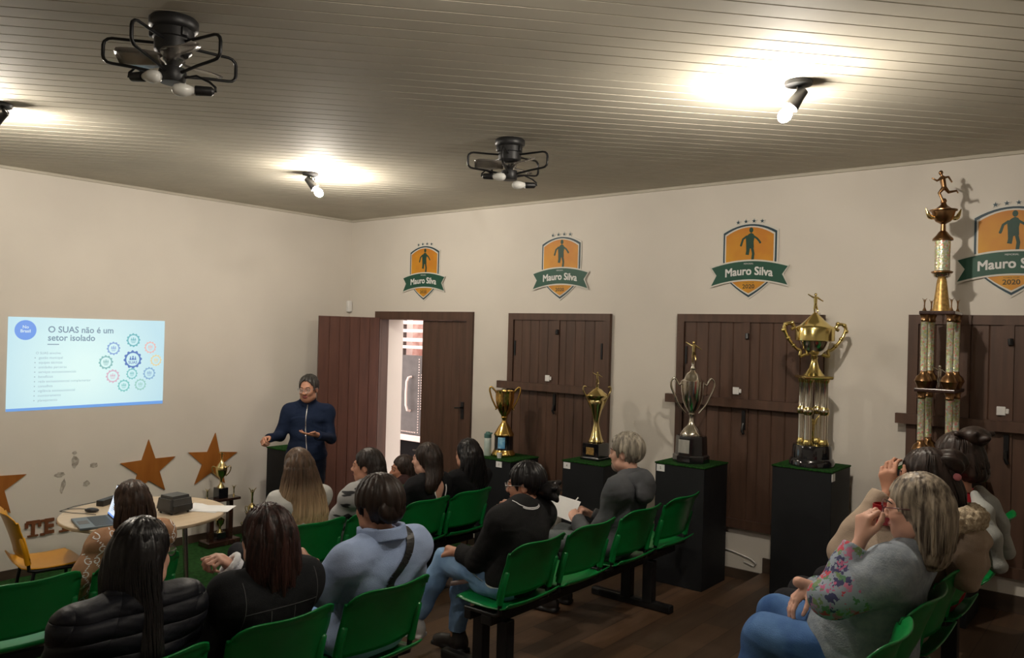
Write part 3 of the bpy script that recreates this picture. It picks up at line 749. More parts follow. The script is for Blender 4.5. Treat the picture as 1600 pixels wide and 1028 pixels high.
plinth(-.52, -.12, -2.86, -2.46, TZ, 'black plinth carrying the wide gold cup and the water bottle, right of the doorway', (-.07, '3'))
plinth(-.54, -.12, -3.83, -3.43, 2*TZ, 'black plinth carrying the slim gold cup, behind the man in the grey hoodie', (.155, '4'))
plinth(-.52, -.12, -4.68, -4.28, 3*TZ, 'black plinth carrying the silver cup, beside the empty end seat', (.155, '5'))
plinth(-.50, -.10, -5.575, -5.175, 4*TZ, 'black plinth carrying the tall gold cup on columns, left of the floral sweater', (-.17, '6', 1))
plinth(-.55, -.14, -6.38, -5.98, 5*TZ, 'black plinth under the tower trophy, hidden behind the women at right')

def figure(mb, c, h, pose, yaw=0, m=0):
    """tiny cast figure, h tall, from jointed tapered limbs"""
    M = Matrix.Translation(c) @ Matrix.Rotation(yaw, 4, 'Z') @ Matrix.Scale(h, 4)
    J = {'n': (0, 0, .82), 'hd': (.0, 0, .93), 'p': (0, 0, .50), 'ls': (-.09, 0, .79), 'rs': (.09, 0, .79)}; J.update(pose)
    t = lambda pts, r: mb.tube([M @ Vector(J[q] if isinstance(q, str) else q) for q in pts], [a*h for a in r], 7, m)
    t(['p', 'n'], [.075, .095]); t(['ls', 'rs'], [.05, .05]); t(['n', 'hd'], [.04, .04])
    mb.sphere(M @ Vector(J['hd']), .065*h, m, 10, 8, (1, 1, 1.2))
    for s in 'lr': t([s+'s', s+'e', s+'h'], [.045, .035, .025]); t(['p', s+'k', s+'f', s+'t'], [.07, .05, .032, .02])
KICK = dict(le=(-.22, .02, .86), lh=(-.36, .04, .95), re=(.22, 0, .70), rh=(.36, -.02, .62), lk=(-.03, .04, .28), lf=(-.03, 0, .03), lt=(-.03, .08, .0), rk=(.10, .12, .34), rf=(.10, -.05, .14), rt=(.10, -.02, .06))
RUN = dict(n=(0, .06, .82), hd=(0, .10, .95), ls=(-.1, .05, .80), rs=(.1, .05, .80), le=(-.13, .22, .68), lh=(-.08, .36, .78), re=(.14, -.14, .84), rh=(.13, -.24, .66), lk=(-.05, .14, .30), lf=(-.05, .02, .02), lt=(-.05, .1, .0), rk=(.05, -.14, .34), rf=(.05, -.36, .38), rt=(.05, -.40, .30))
WINGS = dict(le=(-.12, 0, .95), lh=(-.26, 0, 1.12), re=(.12, 0, .95), rh=(.26, 0, 1.12), lk=(-.03, .02, .25), lf=(-.03, 0, .0), lt=(-.03, .05, 0), rk=(.03, .02, .25), rf=(.03, 0, 0), rt=(.03, .05, 0))
def handles(p, pts, r, m, n=10, yaw=PI/2, name='handle'):
    """two mirrored handles; pts are (out, z) along the strap"""
    for s in (1, -1):
        mb = MB(); M = Matrix.Rotation(yaw, 4, 'Z'); Q = []
        P = [Vector((a*s, 0, z)) for a, z in pts]
        for i in range(len(P)-1):
            p0, p1, p2, p3 = P[max(i-1, 0)], P[i], P[i+1], P[min(i+2, len(P)-1)]
            for q in range(4):
                t = q/4; Q.append(M @ (.5*((2*p1)+(p2-p0)*t+(2*p0-5*p1+4*p2-p3)*t*t+(3*p1-p0-3*p2+p3)*t**3)))
        Q.append(M @ P[-1]); mb.tube(Q, r, n); mb.build(name, m, p, smooth=60)

X5 = -.32
VY = math.radians(-50)       # the yaw that turns a cup's handles across the view
# wide gold cup
t = thing('trophy_cup', 'wide gold cup with a blue sticker on its black drum, beside the water bottle', 'trophy', (X5, -2.612, TZ+.905), 0)
mb = MB(); mb.lathe([(.105, 0), (.108, .012), (.104, .03), (.094, .045), (.090, .058)], 36); mb.build('foot_ring', m_gold_m, t, smooth=40)
mb = MB(); mb.lathe([(.088, .055), (.086, .06), (.086, .185), (.088, .19)], 36); dr = mb.build('drum', m_gloss, t, smooth=40)
mb = MB(); R = .0875; vs = []; fc = []
for i in range(9):
    a = math.radians(182+5.6*i); vs += [(R*math.cos(a), R*math.sin(a), .075), (R*math.cos(a), R*math.sin(a), .175)]
    if i: fc.append((2*i-2, 2*i, 2*i+1, 2*i-1))
mb.add(vs, fc); mb.build('sticker', mat('blue_sticker', lin(40, 130, 190), .5, c2=lin(150, 200, 225), scale=(18, 18, 18)), dr)
mb = MB(); mb.lathe([(.090, .185), (.092, .195), (.088, .205), (.070, .235), (.062, .25), (.040, .285), (.024, .305), (.022, .33), (.028, .345), (.034, .35), (.028, .358), (.030, .365), (.048, .39), (.070, .435), (.081, .48), (.085, .53), (.086, .585), (.089, .592), (.085, .593), (.080, .57), (.070, .46), (.0001, .40)], 40); mb.build('bowl', m_gold_m, t, smooth=45)
handles(t, [(.078, .57), (.10, .60), (.128, .625), (.140, .60), (.13, .555), (.115, .51), (.088, .455), (.075, .43), (.085, .42)], .0085, m_gold_m, yaw=VY)
# slim gold cup
t = thing('trophy_cup', 'slim pale gold lidded hourglass cup on a black block with a gold plate', 'trophy', (X5, -3.605, 2*TZ+.905), 0)
mb = MB(); mb.rbox((-.092, -.092, 0), (.092, .092, .022), .006); mb.rbox((-.078, -.078, .022), (.078, .078, .138), .004); b_ = mb.build('base', m_gloss, t)
mb = MB(); mb.box((-.0805, -.035, .045), (-.0785, .04, .105)); mb.build('plate', m_gplate, b_)
mb = MB(); mb.lathe([(.062, .138), (.066, .15), (.058, .165), (.052, .18), (.046, .20), (.028, .27), (.022, .30), (.026, .34), (.042, .40), (.058, .455), (.064, .48), (.060, .492), (.075, .505), (.088, .522), (.090, .53), (.07, .535)], 36); mb.build('bowl', m_gold_p, t, smooth=45)
mb = MB(); mb.lathe([(.088, .531), (.078, .548), (.055, .565), (.04, .583), (.02, .59), (.010, .60), (.012, .615), (.0001, .618)], 32); mb.build('lid', m_gold_p, t, smooth=45)
handles(t, [(.045, .42), (.07, .48), (.096, .535), (.115, .575), (.108, .605), (.090, .60)], .007, m_gold_p, yaw=VY)
mb = MB(); figure(mb, (0, 0, .612), .115, KICK, VY); mb.build('player_figure', m_gold_p, t, smooth=60)
# silver cup
t = thing('trophy_cup', 'silver lidded cup with tiny player, on a black base with silver plate', 'trophy', (X5, -4.472, 3*TZ+.905), 0)
mb = MB(); mb.lathe([(.138, 0), (.138, .05), (.128, .058), (.122, .06), (.116, .185), (.112, .20), (.0001, .20)], 8); b_ = mb.build('base', m_gloss, t)
mb = MB(); mb.add([(-.1155, -.040, .075), (-.1155, .05, .075), (-.1105, .05, .175), (-.1105, -.040, .175)], [(0, 1, 2, 3)]); mb.build('plate', m_plate, b_)
mb = MB(); mb.lathe([(.082, .20), (.084, .21), (.076, .225), (.06, .25), (.034, .275), (.022, .30), (.018, .345), (.022, .358), (.03, .362), (.022, .37), (.03, .38), (.055, .42), (.074, .47), (.084, .53), (.088, .59), (.090, .615), (.086, .617)], 40); mb.build('bowl', m_silver, t, smooth=45)
mb = MB(); mb.lathe([(.086, .616), (.066, .63), (.056, .655), (.045, .675), (.026, .688), (.018, .70), (.022, .71), (.012, .73), (.014, .75), (.0001, .765)], 32); mb.build('lid', m_silver, t, smooth=45)
handles(t, [(.085, .60), (.105, .585), (.12, .61), (.14, .635), (.165, .615), (.163, .565), (.13, .49), (.10, .43), (.05, .37)], .0085, m_silver, yaw=VY)
mb = MB(); figure(mb, (0, 0, .755), .165, KICK, VY); mb.build('player_figure', m_gold_p, t, smooth=60)
# tall column cup
t = thing('trophy_cup', 'tall gold covered cup with scrolled handles raised on silver columns over a round black base', 'trophy', (X5, -5.382, 4*TZ+.905), VY)
mb = MB(); mb.lathe([(.150, 0), (.150, .03), (.140, .05), (.134, .055), (.130, .13), (.124, .145), (.0001, .147)], 36); mb.build('base', m_gloss, t, smooth=40)
for sx in (-1, 1):
    for sy in (-1, 1):
        mb = MB(); c = (sx*.055, sy*.055, 0)
        mb.lathe([(.033, .145), (.036, .155), (.028, .175), (.026, .185), (.0255, .35), (.034, .36), (.036, .375), (.036, .39), (.028, .40), (.026, .405), (.0255, .57), (.032, .582), (.034, .597)], 18, c=c, ms=[1, 1, 1, 0, 1, 1, 2, 1, 1, 0, 1, 1, 1]); mb.build('column', [m_silver, m_gold_y, m_silver], t, smooth=40)
mb = MB(); figure(mb, (0, 0, .15), .17, WINGS, 0); mb.build('small_figure', m_gold_y, t, smooth=60)
mb = MB(); mb.rbox((-.10, -.10, .597), (.10, .10, .62), .008); mb.lathe([(.075, .62), (.06, .635), (.036, .67), (.024, .71), (.02, .73), (.026, .745), (.02, .755)], 30); mb.build('stem', m_gold_y, t, smooth=40)
mb = MB(); mb.lathe([(.02, .755), (.05, .765), (.085, .80), (.100, .84), (.106, .86)], 36, ms=None); mb.build('bowl', m_silver, t, smooth=45)
mb = MB(); mb.lathe([(.106, .855), (.130, .862), (.132, .945), (.128, .955), (.105, .965), (.075, .99), (.045, 1.02), (.02, 1.045), (.012, 1.055), (.0001, 1.057)], 40); mb.build('lid', m_gold_y, t, smooth=45)
handles(t, [(.03, .775), (.075, .76), (.10, .755), (.095, .79), (.12, .80), (.165, .845), (.20, .90), (.215, .95), (.195, .975), (.165, .975), (.145, .95), (.165, .935)], .0115, m_gold_y, yaw=0)
for s in (1, -1):
    mb = MB()
    for a, z in ((.145, .825), (.185, .875), (.218, .93), (.205, .97), (.16, .98)):
        mb = MB(); mb.sphere((a*s, 0, z), .016, nu=8, nv=6); mb.build('handle_scroll', m_gold_y, t, smooth=180)
mb = MB(); figure(mb, (0, 0, 1.045), .145, KICK, PI*0); mb.build('player_figure', m_gold_y, t, smooth=60)
# tower trophy
ZT = 5*TZ+.905
t = thing('trophy_tower', 'towering trophy of stacked shiny columns topped by a bronze runner, nearest the right edge', 'trophy', (-.35, -6.17, ZT), 0)
mb = MB(); mb.rbox((-.16, -.13, 0), (.16, .13, .07), .01); mb.build('base', m_mahog, t)
def tcol(x, y, z0, z1, par, foil=m_holo, ball=True):
    mb = MB(); pr = [(.034, 0), (.040, .018), (.052, .045), (.040, .072), (.024, .085), (.022, .095)] if ball else [(.03, 0), (.03, .012), (.022, .025)]
    Lh = z1-z0; ms = [1]*(len(pr)-1)+[1, 0, 1, 1]
    pr = pr+[(.0205, pr[-1][1]+.01), (.0205, Lh-.045), (.026, Lh-.035), (.022, Lh-.02), (.03, Lh)][0:]
    ms = [1]*(len(pr)-1); ms[-4] = 0; mb.lathe([(r, z0+z) for r, z in pr], 18, c=(x, y, 0), ms=ms); mb.build('column', [foil, m_bronze], par, smooth=40)
for sx in (-1, 1):
    for sy in (-1, 1): tcol(sx*.105, sy*.078, .07, .475, t)
mb = MB(); mb.rbox((-.145, -.115, .475), (.145, .115, .498), .005); mb.build('middle_shelf', m_mahog, t)
for sx in (-1, 1):
    for sy in (-1, 1): tcol(sx*.095, sy*.072, .498, .955, t)
mb = MB(); figure(mb, (0, 0, .50), .14, KICK, VY); mb.build('small_figure', m_silver, t, smooth=60)
mb = MB(); mb.rbox((-.125, -.10, .955), (.125, .10, .978), .005); mb.build('top_shelf', m_mahog, t)
for sx, sy in ((-1, 1), (-1, -1), (1, 1), (1, -1)):
    mb = MB(); mb.lathe([(.014, .978), (.008, .99), (.005, 1.0)], 8, c=(sx*.095, sy*.075, 0)); figure(mb, (sx*.095, sy*.075, .995), .055, WINGS, VY); mb.build('corner_figure', m_bronze, t, smooth=60)
mb = MB(); mb.lathe([(.052, .978), (.048, 1.0), (.036, 1.10), (.028, 1.17), (.024, 1.185)], 24); mb.build('stem', m_gplate, t, smooth=40)
mb = MB(); mb.lathe([(.026, 1.185), (.046, 1.195), (.052, 1.215), (.062, 1.222), (.062, 1.228), (.044, 1.235), (.044, 1.42), (.060, 1.425), (.058, 1.436), (.04, 1.455), (.026, 1.475), (.016, 1.485), (.014, 1.525), (.02, 1.53)], 24, ms=[2, 2, 1, 1, 1, 0, 1, 1, 1, 1, 1, 1, 1]); mb.build('upper_column', [m_holo, m_bronze, m_silver], t, smooth=40)
mb = MB(); mb.lathe([(.02, 1.53), (.045, 1.545), (.062, 1.58), (.068, 1.605), (.080, 1.61), (.080, 1.616), (.05, 1.622), (.02, 1.645), (.012, 1.665), (.0001, 1.667)], 28); mb.build('bowl', m_bronze, t, smooth=40)
handles(t, [(.06, 1.565), (.085, 1.57), (.10, 1.595), (.112, 1.625)], [.012, .012, .014, .014, .014, .014, .012, .012, .010, .008, .006, .004, .003], m_gold_p, yaw=VY)
mb = MB(); figure(mb, (0, 0, 1.66), .20, RUN, math.radians(20)); mb.sphere((.0, .0, 1.672), .018, nu=10, nv=6); mb.build('runner_figure', m_bronze, t, smooth=60)

# small things on the first plinth
t = thing('water_bottle', 'teal lidded water bottle standing on the plinth left of the wide gold cup', 'bottle', (-.42, -2.505, TZ+.905), .4)
m_teal = mat('teal_plastic', lin(70, 110, 105), .4, var=.05)
mb = MB(); mb.lathe([(.030, 0), (.033, .005), (.033, .16), (.028, .17)], 20, ms=[0, 0, 1]); mb.build('body', [mat('pale_translucent_plastic', (.55, .62, .58, 1), .35, c2=(.42, .55, .52, 1), scale=(4, 4, 9)), m_teal], t, smooth=40)
mb = MB(); mb.lathe([(.034, .165), (.034, .195), (.02, .205), (.018, .215), (.0001, .218)], 20); mb.rbox((-.008, -.045, .196), (.008, .02, .21), .004); mb.build('lid', m_teal, t, smooth=40)
mb = MB(); mb.lathe([(.018, 0), (.024, .045), (.022, .045), (.017, .003), (.0001, .003)], 16); o = mb.build('small_cup', m_white, smooth=40); o.location = (-.455, -2.675, TZ+.905)
tag(o, 'tiny white cup on the plinth edge in front of the wide gold cup', 'cup')

# trophies standing on the floor by the front wall
t = thing('trophy_stand', 'dark wooden two-column trophy stand against the front wall below the right gold star', 'trophy', (-1.71, -.24, 0), 0)
mb = MB(); mb.rbox((-.17, -.09, 0), (.17, .09, .055), .008); mb.build('base', m_mahog, t)
for s in (-1, 1):
    mb = MB(); mb.rbox((s*.10-.022, -.03, .055), (s*.10+.022, .03, .425), .004); mb.build('column', m_mahog, t)
    mb = MB(); mb.lathe([(.012, .45), (.006, .47), (.004, .475)], 8, c=(s*.14, 0, 0)); figure(mb, (s*.14, 0, .47), .075, WINGS, -.6); mb.build('corner_figure', m_gold_p, t, smooth=60)
mb = MB(); mb.rbox((-.17, -.08, .425), (.17, .08, .45), .005); mb.build('shelf', m_mahog, t)
mb = MB(); mb.rbox((-.05, -.05, .45), (.05, .05, .55), .004); mb.build('cup_block', m_gloss, t)
mb = MB(); mb.lathe([(.036, .55), (.03, .565), (.012, .59), (.010, .62), (.02, .64), (.045, .67), (.055, .71), (.057, .745), (.048, .755), (.03, .78), (.014, .80), (.01, .815), (.0001, .82)], 24); mb.build('cup', m_gold_p, t, smooth=45)
handles(t, [(.05, .74), (.075, .755), (.085, .735), (.07, .69), (.04, .66)], .005, m_gold_p, yaw=-.6)
mb = MB(); figure(mb, (0, 0, .81), .085, KICK, -.6); mb.build('player_figure', m_gold_p, t, smooth=60)
mb = MB(); mb.rbox((-.045, -.04, .055), (.045, .04, .12), .004); mb.build('lower_block', m_gloss, t)
mb = MB(); mb.lathe([(.03, .12), (.012, .15), (.012, .17), (.035, .20), (.042, .24), (.03, .25), (.01, .265), (.0001, .27)], 20); figure(mb, (0, 0, .265), .09, WINGS, -.6); mb.build('lower_cup', m_gold_p, t, smooth=45)
def small_trophy(x, y, h, label, w=.05):
    t = thing('small_trophy', label, 'trophy', (x, y, 0), -.6, 'small trophies on the floor by the corner'); b = h*.25
    mb = MB(); mb.rbox((-w, -w, 0), (w, w, b*.35), .004); mb.rbox((-w*.8, -w*.8, b*.35), (w*.8, w*.8, b), .004); mb.build('base', m_gloss, t)
    mb = MB(); k_ = h-b; mb.lathe([(w*.7, b), (w*.5, b+.04*k_), (w*.2, b+.15*k_), (w*.2, b+.22*k_), (w*.75, b+.36*k_), (w*.85, b+.5*k_), (w*.5, b+.56*k_), (w*.15, b+.6*k_), (.0001, b+.62*k_)], 20); mb.build('cup', m_gold_p, t, smooth=45)
    handles(t, [(w*.75, b+.5*k_), (w*1.2, b+.52*k_), (w*1.15, b+.42*k_), (w*.6, b+.32*k_)], .004, m_gold_p, yaw=0)
    mb = MB(); figure(mb, (0, 0, b+.6*k_), .36*k_, WINGS, 0); mb.build('winged_figure', m_gold_p, t, smooth=60)
small_trophy(-1.37, -.25, .50, 'small winged trophy on the floor between the trophy stand and the corner plinth', .052)
small_trophy(-1.48, -.33, .30, 'smallest winged trophy low on the floor just left of its taller neighbour', .04)

# ================================================================== TABLE AND WHAT IS ON IT
m_table = mat('pale_birch_laminate', (.56, .44, .30, 1), .35, c2=(.62, .50, .36, 1), scale=(2, 14, 2))
t = thing('round_table', 'round pale wooden table holding a laptop and a projector in front of the gold stars', 'table', (-3.11, -1.57, 0), 0)
mb = MB(); mb.lathe([(.0001, .722), (.548, .722), (.555, .728), (.555, .743), (.550, .748), (.0001, .748)], 72); mb.build('tabletop', m_table, t, smooth=40)
for a in (.6, 2.17, 3.74, 5.31):
    c, s = math.cos(a), math.sin(a); mb = MB(); mb.tube([(.30*c, .30*s, .72), (.34*c, .34*s, .012)], .019, 12); mb.lathe([(.024, 0), (.024, .014)], 12, c=(.34*c, .34*s, 0)); mb.build('leg', m_steel, t, smooth=40)
mb = MB(); mb.lathe([(.29, .695), (.31, .695), (.31, .722), (.29, .722)], 40); mb.build('apron_ring', m_steel, t, smooth=40)

ZT = .748
# laptop facing the left of the room
t = thing('laptop', 'open grey laptop on the round table with its lit screen showing the slide', 'laptop', (-3.51, -1.68, ZT), math.radians(-90-13+0))
m_lap = mat('grey_blue_laptop', (.10, .125, .14, 1), .4, var=.06)
# local frame: +x along the hinge, +y towards the hinge
mb = MB(); mb.rbox((-.165, -.115, .002), (.165, .115, .018), .004); lb = mb.build('keyboard_base', m_lap, t)
mb = MB(); mb.box((-.145, -.02, .0182), (.145, .095, .0192)); mb.build('keys', m_blackp, lb)
mb = MB(); mb.box((-.05, -.10, .0182), (.05, -.035, .0188)); mb.build('touchpad', m_grey, lb)
ML = Matrix.Translation((0, .115, .016)) @ Matrix.Rotation(math.radians(-16), 4, 'X')
mb = MB(); mb.rbox((-.165, -.004, 0), (.165, .004, .215), .003, M=ML); ld = mb.build('lid', m_blackp, t)
mb = MB(); mb.box((-.158, -.0055, .012), (.158, -.0045, .208), M=ML); mb.build('screen', emitmat('laptop_screen', lin(214, 228, 246), .85), ld)
fl = lambda u, v, tt: ML @ Vector((u, -.0056-tt, v))
mb = MB(); fbox(mb, fl, -.158, .158, .012, .024, 0, .0006); mb.prism([(-.125+.018*math.cos(PI*q/8), .18+.018*math.sin(PI*q/8)) for q in range(16)], 0, .0006, fl); mb.build('screen_blue', e_badge, ld)
mb = MB(); text_on(mb, 'O SUAS não é um', .017, -.09, .185, fl, .0008, align='LEFT'); text_on(mb, 'setor isolado', .017, -.09, .168, fl, .0008, align='LEFT')
for i in range(9): fbox(mb, fl, -.10, -.10+.05+.02*((i*7) % 4), .145-.0125*i, .149-.0125*i, 0, .0005)
mb.build('screen_text', e_txt, ld)
# projector pointing at the front wall
t = thing('projector', 'dark grey projector on the round table aimed at the front wall', 'projector', (-2.965, -1.72, ZT), math.radians(8)); t.scale = (.84, .92, 1.16)
m_proj = mat('dark_grey_plastic', (.055, .055, .055, 1), .45, var=.08)
bm = bmesh.new(); bmesh.ops.create_cube(bm, size=1)
for q in bm.verts:
    q.co = Vector((q.co.x*.235, q.co.y*.205, (q.co.z+.5)*.100+.012))
    if q.co.z > .08: q.co.x *= .84; q.co.y *= .88
bmesh.ops.bevel(bm, geom=bm.edges[:], offset=.018, segments=4, affect='EDGES'); mb = MB(); mb.bm(bm); pb = mb.build('housing', m_proj, t, smooth=50)
mb = MB(); mb.rbox((-.095, -.107, .022), (.095, -.09, .058), .004); mb.build('port_panel', m_blackp, pb)
mb = MB(); mb.lathe([(.03, 0), (.034, .004), (.034, .03), (.026, .032), (.0001, .026)], 24, M=Matrix.Translation((.04, .085, .06)) @ Matrix.Rotation(-PI/2, 4, 'X')); mb.build('lens', m_gloss, pb, smooth=40)
for sx in (-.08, .08):
    for sy in (-.065, .07):
        mb = MB(); mb.lathe([(.010, 0), (.010, .016)], 10, c=(sx, sy, 0)); mb.build('foot', m_blackp, t)
mb = MB(); mb.rbox((-.115, -.065, .0), (.115, .065, .035), .006); o = mb.build('speaker_bar', m_blackp); o.location = (-3.16, -1.12, ZT); o.rotation_euler = (0, 0, .55)
o.scale = (1, .45, 1.25); tag(o, 'black box lying at the back of the round table behind the laptop screen', 'box')
mb = MB(); mb.sphere((0, 0, .016), .03, sc=(1, 1.7, .55)); o = mb.build('computer_mouse', m_blackp, smooth=180); o.location = (-3.375, -1.325, ZT); o.rotation_euler = (0, 0, .7); tag(o, 'black computer mouse beside the laptop on the round table', 'mouse')
mb = MB(); mb.tube([(-3.37, -1.28, ZT+.015), (-3.40, -1.18, ZT+.006), (-3.47, -1.13, ZT+.006), (-3.53, -1.17, ZT+.006), (-3.49, -1.28, ZT+.006), (-3.44, -1.36, ZT+.006), (-3.40, -1.45, ZT+.008)], .0026); mb.tube([(-3.53, -1.17, ZT+.006), (-3.40, -1.08, ZT+.006), (-3.25, -1.10, ZT+.02)], .0026)
tag(mb.build('power_cable', m_blackp, smooth=180), 'thin black cable looping over the left rim of the round table', 'cable')
for i, (x, y, r_) in enumerate(((-2.755, -1.76, .5), (-2.72, -1.80, .72))):
    mb = MB(); n = 8; vs = []; fc = []
    for a in range(n):
        for b in range(n): vs.append(((a/(n-1)-.5)*.21, (b/(n-1)-.5)*.297, .0015+i*.002+(.012*(a/(n-1))**4 if b > n-3 else .0)))
    for a in range(n-1):
        for b in range(n-1): fc.append((a*n+b, (a+1)*n+b, (a+1)*n+b+1, a*n+b+1))
    mb.add(vs, fc); o = mb.build('paper_sheet', m_paper, smooth=180); o.location = (x, y, ZT); o.rotation_euler = (0, 0, r_)
    tag(o, ('lower' if i == 0 else 'top')+' white paper sheet on the round table right of the projector', 'paper', 'paper sheets by the projector')

# ================================================================== CHAIRS
m_green = mat('green_plastic', lin(0, 118, 52), .33, var=.04, spec=.5)
m_yell = mat('yellow_plastic', lin(214, 150, 14), .33, var=.04)
def shell(name, fn, nu, nv, m, par, th=.007):
    vs = [fn(-1+2*i/nu, j/nv) for j in range(nv+1) for i in range(nu+1)]; fc = []
    for j in range(nv):
        for i in range(nu): a = j*(nu+1)+i; fc.append((a, a+1, a+nu+2, a+nu+1))
    mb = MB(); mb.add(vs, fc); o = mb.build(name, m, par, smooth=180, fix=False)
    s = o.modifiers.new('thickness', 'SOLIDIFY'); s.thickness = th; s.offset = 0
    return o
SZ_, BT = .42, .775          # seat height, top of back
def seat_fn(x0):
    def f(u, v):
        # v 0 back -> 1 front waterfall; rounded front corners
        w = .215*(1-.18*max(0, v-.72)**2/.078); y = -.225+.44*v
        z = SZ_+.012*u*u*(1-v*.4)-.016*math.sin(PI*min(v*1.1, 1))+.0
        if v > .86: z -= (v-.86)**2*1.6
        if v < .12: z += (.12-v)**2*2.2
        return (x0+u*w, y-(.03*u**4 if v > .9 else 0), z)
    return f
def back_fn(x0, y0=-.195):
    def f(u, v):
        z = SZ_+.062+(BT-SZ_-.062)*v
        w = .234*(1-.10*max(0, v-.80)**2/.04-.02*(1-v))
        c = abs(u)**3
        z2 = z-(.030*abs(u)**5 if v > .85 else 0)+(.016*u*u if v > .7 else 0)
        y = y0-.075*v-.03*v*v+.048*u*u+(.012*(v-.93)/.07*-1 if v > .93 else 0)
        return (x0+u*w, y, z2)
    return f
def bench(centers, legs, loc, label, color=None, rz=0):
    color = color or m_green
    b = thing('beam_seating', label, 'bench', loc, rz, 'green beam seating in rows')
    mb = MB(); mb.rbox((min(centers)-.20, -.09, .315), (max(centers)+.20, -.02, .365), .004); mb.rbox((min(centers)-.20, .055, .315), (max(centers)+.20, .10, .365), .004); mb.build('beam', m_black, b)
    for c in centers:
        shell('seat', seat_fn(c), 14, 14, color, b)
        bk = shell('backrest', back_fn(c), 18, 14, color, b)
        for s in (-1, 1):
            mb = MB(); x = c+s*.212; p = [(x, -.155, SZ_+.03), (x, -.172, SZ_+.11), (x, -.196, SZ_+.20), (x, -.200, SZ_+.207)]
            mb.tube(p, [.019, .019, .018, .010], 10); mb.build('sleeve', color, bk, smooth=60)
            mb = MB(); x = c+s*.19; mb.tube([(x, .10, .372), (x, .0, .374), (x, -.11, .376), (x+s*.012, -.15, .395), (x+s*.02, -.156, SZ_+.05)], .013, 8); mb.build('bracket', m_black, b, smooth=60)
    for x in legs:
        mb = MB(); mb.rbox((x-.032, -.13, .04), (x+.032, -.055, .325), .006); mb.rbox((x-.032, .04, .04), (x+.032, .115, .325), .006); lg = mb.build('leg', m_black, b)
        mb = MB(); mb.rbox((x-.03, -.27, .0), (x+.03, .36, .055), .012); mb.build('foot_bar', m_black, lg)
    return b
# backs of the shells at y = loc - .27 at the top edge
Y1, Y2, Y3 = -3.04+.27, -4.74+.27, -6.62+.27
bench([-4.88, -4.37, -3.85], [-4.62, -4.12], (0, Y1, TZ), 'green bench at far left of the front row, under the tan patterned sweater')
bench([-2.68, -2.19, -1.67, -1.18], [-2.44, -1.42], (0, Y1, TZ), 'green bench of the front row near the door, under four long haired people')
bench([-4.655, -4.12, -3.59], [-4.39, -3.85], (0, Y2, 3*TZ), 'green bench nearest the camera, under the black coat, denim jacket and light blue fleece')
bench([-2.54, -2.02, -1.46, -.91], [-2.62, -1.08], (0, Y2, 3*TZ), 'green bench of the second row with two empty seats, under the grey hooded man')
bench([-3.21, -2.69, -2.17, -1.65, -.93], [-2.95, -1.35], (0, Y3, 5*TZ), 'green bench in the back row at lower right, under the floral sweater wearer')
bench([-1.07], [-1.07], (0, -1.91, 0), 'single green seat hidden in front of the front row, under the half hidden person')
def yellow_chair():
    c = thing('plastic_chair', 'yellow plastic chair with black tube legs, sideways at the left end of the round table', 'chair', (-3.62, -1.22, .004), math.radians(-100)); c.scale = (1, 1, 1.05)
    shell('seat', seat_fn(0), 14, 14, m_yell, c); bk = shell('backrest', back_fn(0), 18, 14, m_yell, c)
    for s in (-1, 1):
        mb = MB(); x = s*.212; mb.tube([(x, -.155, SZ_+.03), (x, -.172, SZ_+.11), (x, -.196, SZ_+.20), (x, -.200, SZ_+.207)], [.019, .019, .018, .010], 10); mb.build('sleeve', m_yell, bk, smooth=60)
        for a, b in ((.15, .19), (-.12, -.19)):
            mb = MB(); mb.tube([(x, a, .395), (x*1.02, (a+b)/2, .2), (x*1.05, b, .0)], .012, 8); mb.build('leg', m_black, c, smooth=60)
        mb = MB(); mb.tube([(x, .16, .40), (x, -.11, .40), (x, -.15, .41), (x, -.156, SZ_+.06)], .012, 8); mb.build('side_rail', m_black, c, smooth=60)
    mb = MB(); mb.tube([(-.188, -.12, .395), (.188, -.12, .395)], .011); mb.build('cross_rail', m_black, c, smooth=60)
yellow_chair()

# ================================================================== PEOPLE
def skinmat(name, c): return mat(name, c, .5, var=.07, scale=(9, 9, 9), spec=.35)
SK_L = skinmat('fair_skin', lin(206, 160, 140)); SK_M = skinmat('warm_skin', lin(186, 136, 112)); SK_D = skinmat('tanned_skin', lin(160, 110, 86))
m_lip = mat('lips', lin(150, 82, 78), .45, var=.05)
m_eyew = mat('eye_white', (.7, .68, .64, 1), .25, var=.02); m_iris = mat('dark_iris', (.02, .013, .01, 1), .2, var=.1)
HB = hairmat('black_hair', (.0075, .0065, .0075, 1), rough=.34); HDB = hairmat('dark_brown_hair', (.022, .013, .010, 1)); HBR = hairmat('brown_hair', (.040, .021, .013, 1))
def cloth(name, c, **k):
    k.setdefault('bump', .35); k.setdefault('bscale', 220); wr = k.pop('wr', .42); m = mat(name, c, k.pop('rough', .9), var=k.pop('var', .1), spec=.2, sheen=k.pop('sheen', .0), **k)
    t = m.node_tree; bs = t.nodes['Principled BSDF']; fine = bs.inputs['Normal'].links[0].from_node     # soft creases on top of the weave
    tc = t.nodes.new('ShaderNodeTexCoord'); mp = t.nodes.new('ShaderNodeMapping'); mp.inputs['Scale'].default_value = (5, 5, 9); n = t.nodes.new('ShaderNodeTexNoise'); n.inputs['Scale'].default_value = 1.0; n.inputs['Detail'].default_value = 1.0; n.inputs['Distortion'].default_value = 1.1
    b = t.nodes.new('ShaderNodeBump'); b.inputs['Strength'].default_value = wr; b.inputs['Distance'].default_value = .035
    t.links.new(tc.outputs['Object'], mp.inputs[0]); t.links.new(mp.outputs[0], n.inputs['Vector']); t.links.new(n.outputs['Fac'], b.inputs['Height']); t.links.new(fine.outputs[0], b.inputs['Normal']); t.links.new(b.outputs[0], bs.inputs['Normal']); return m
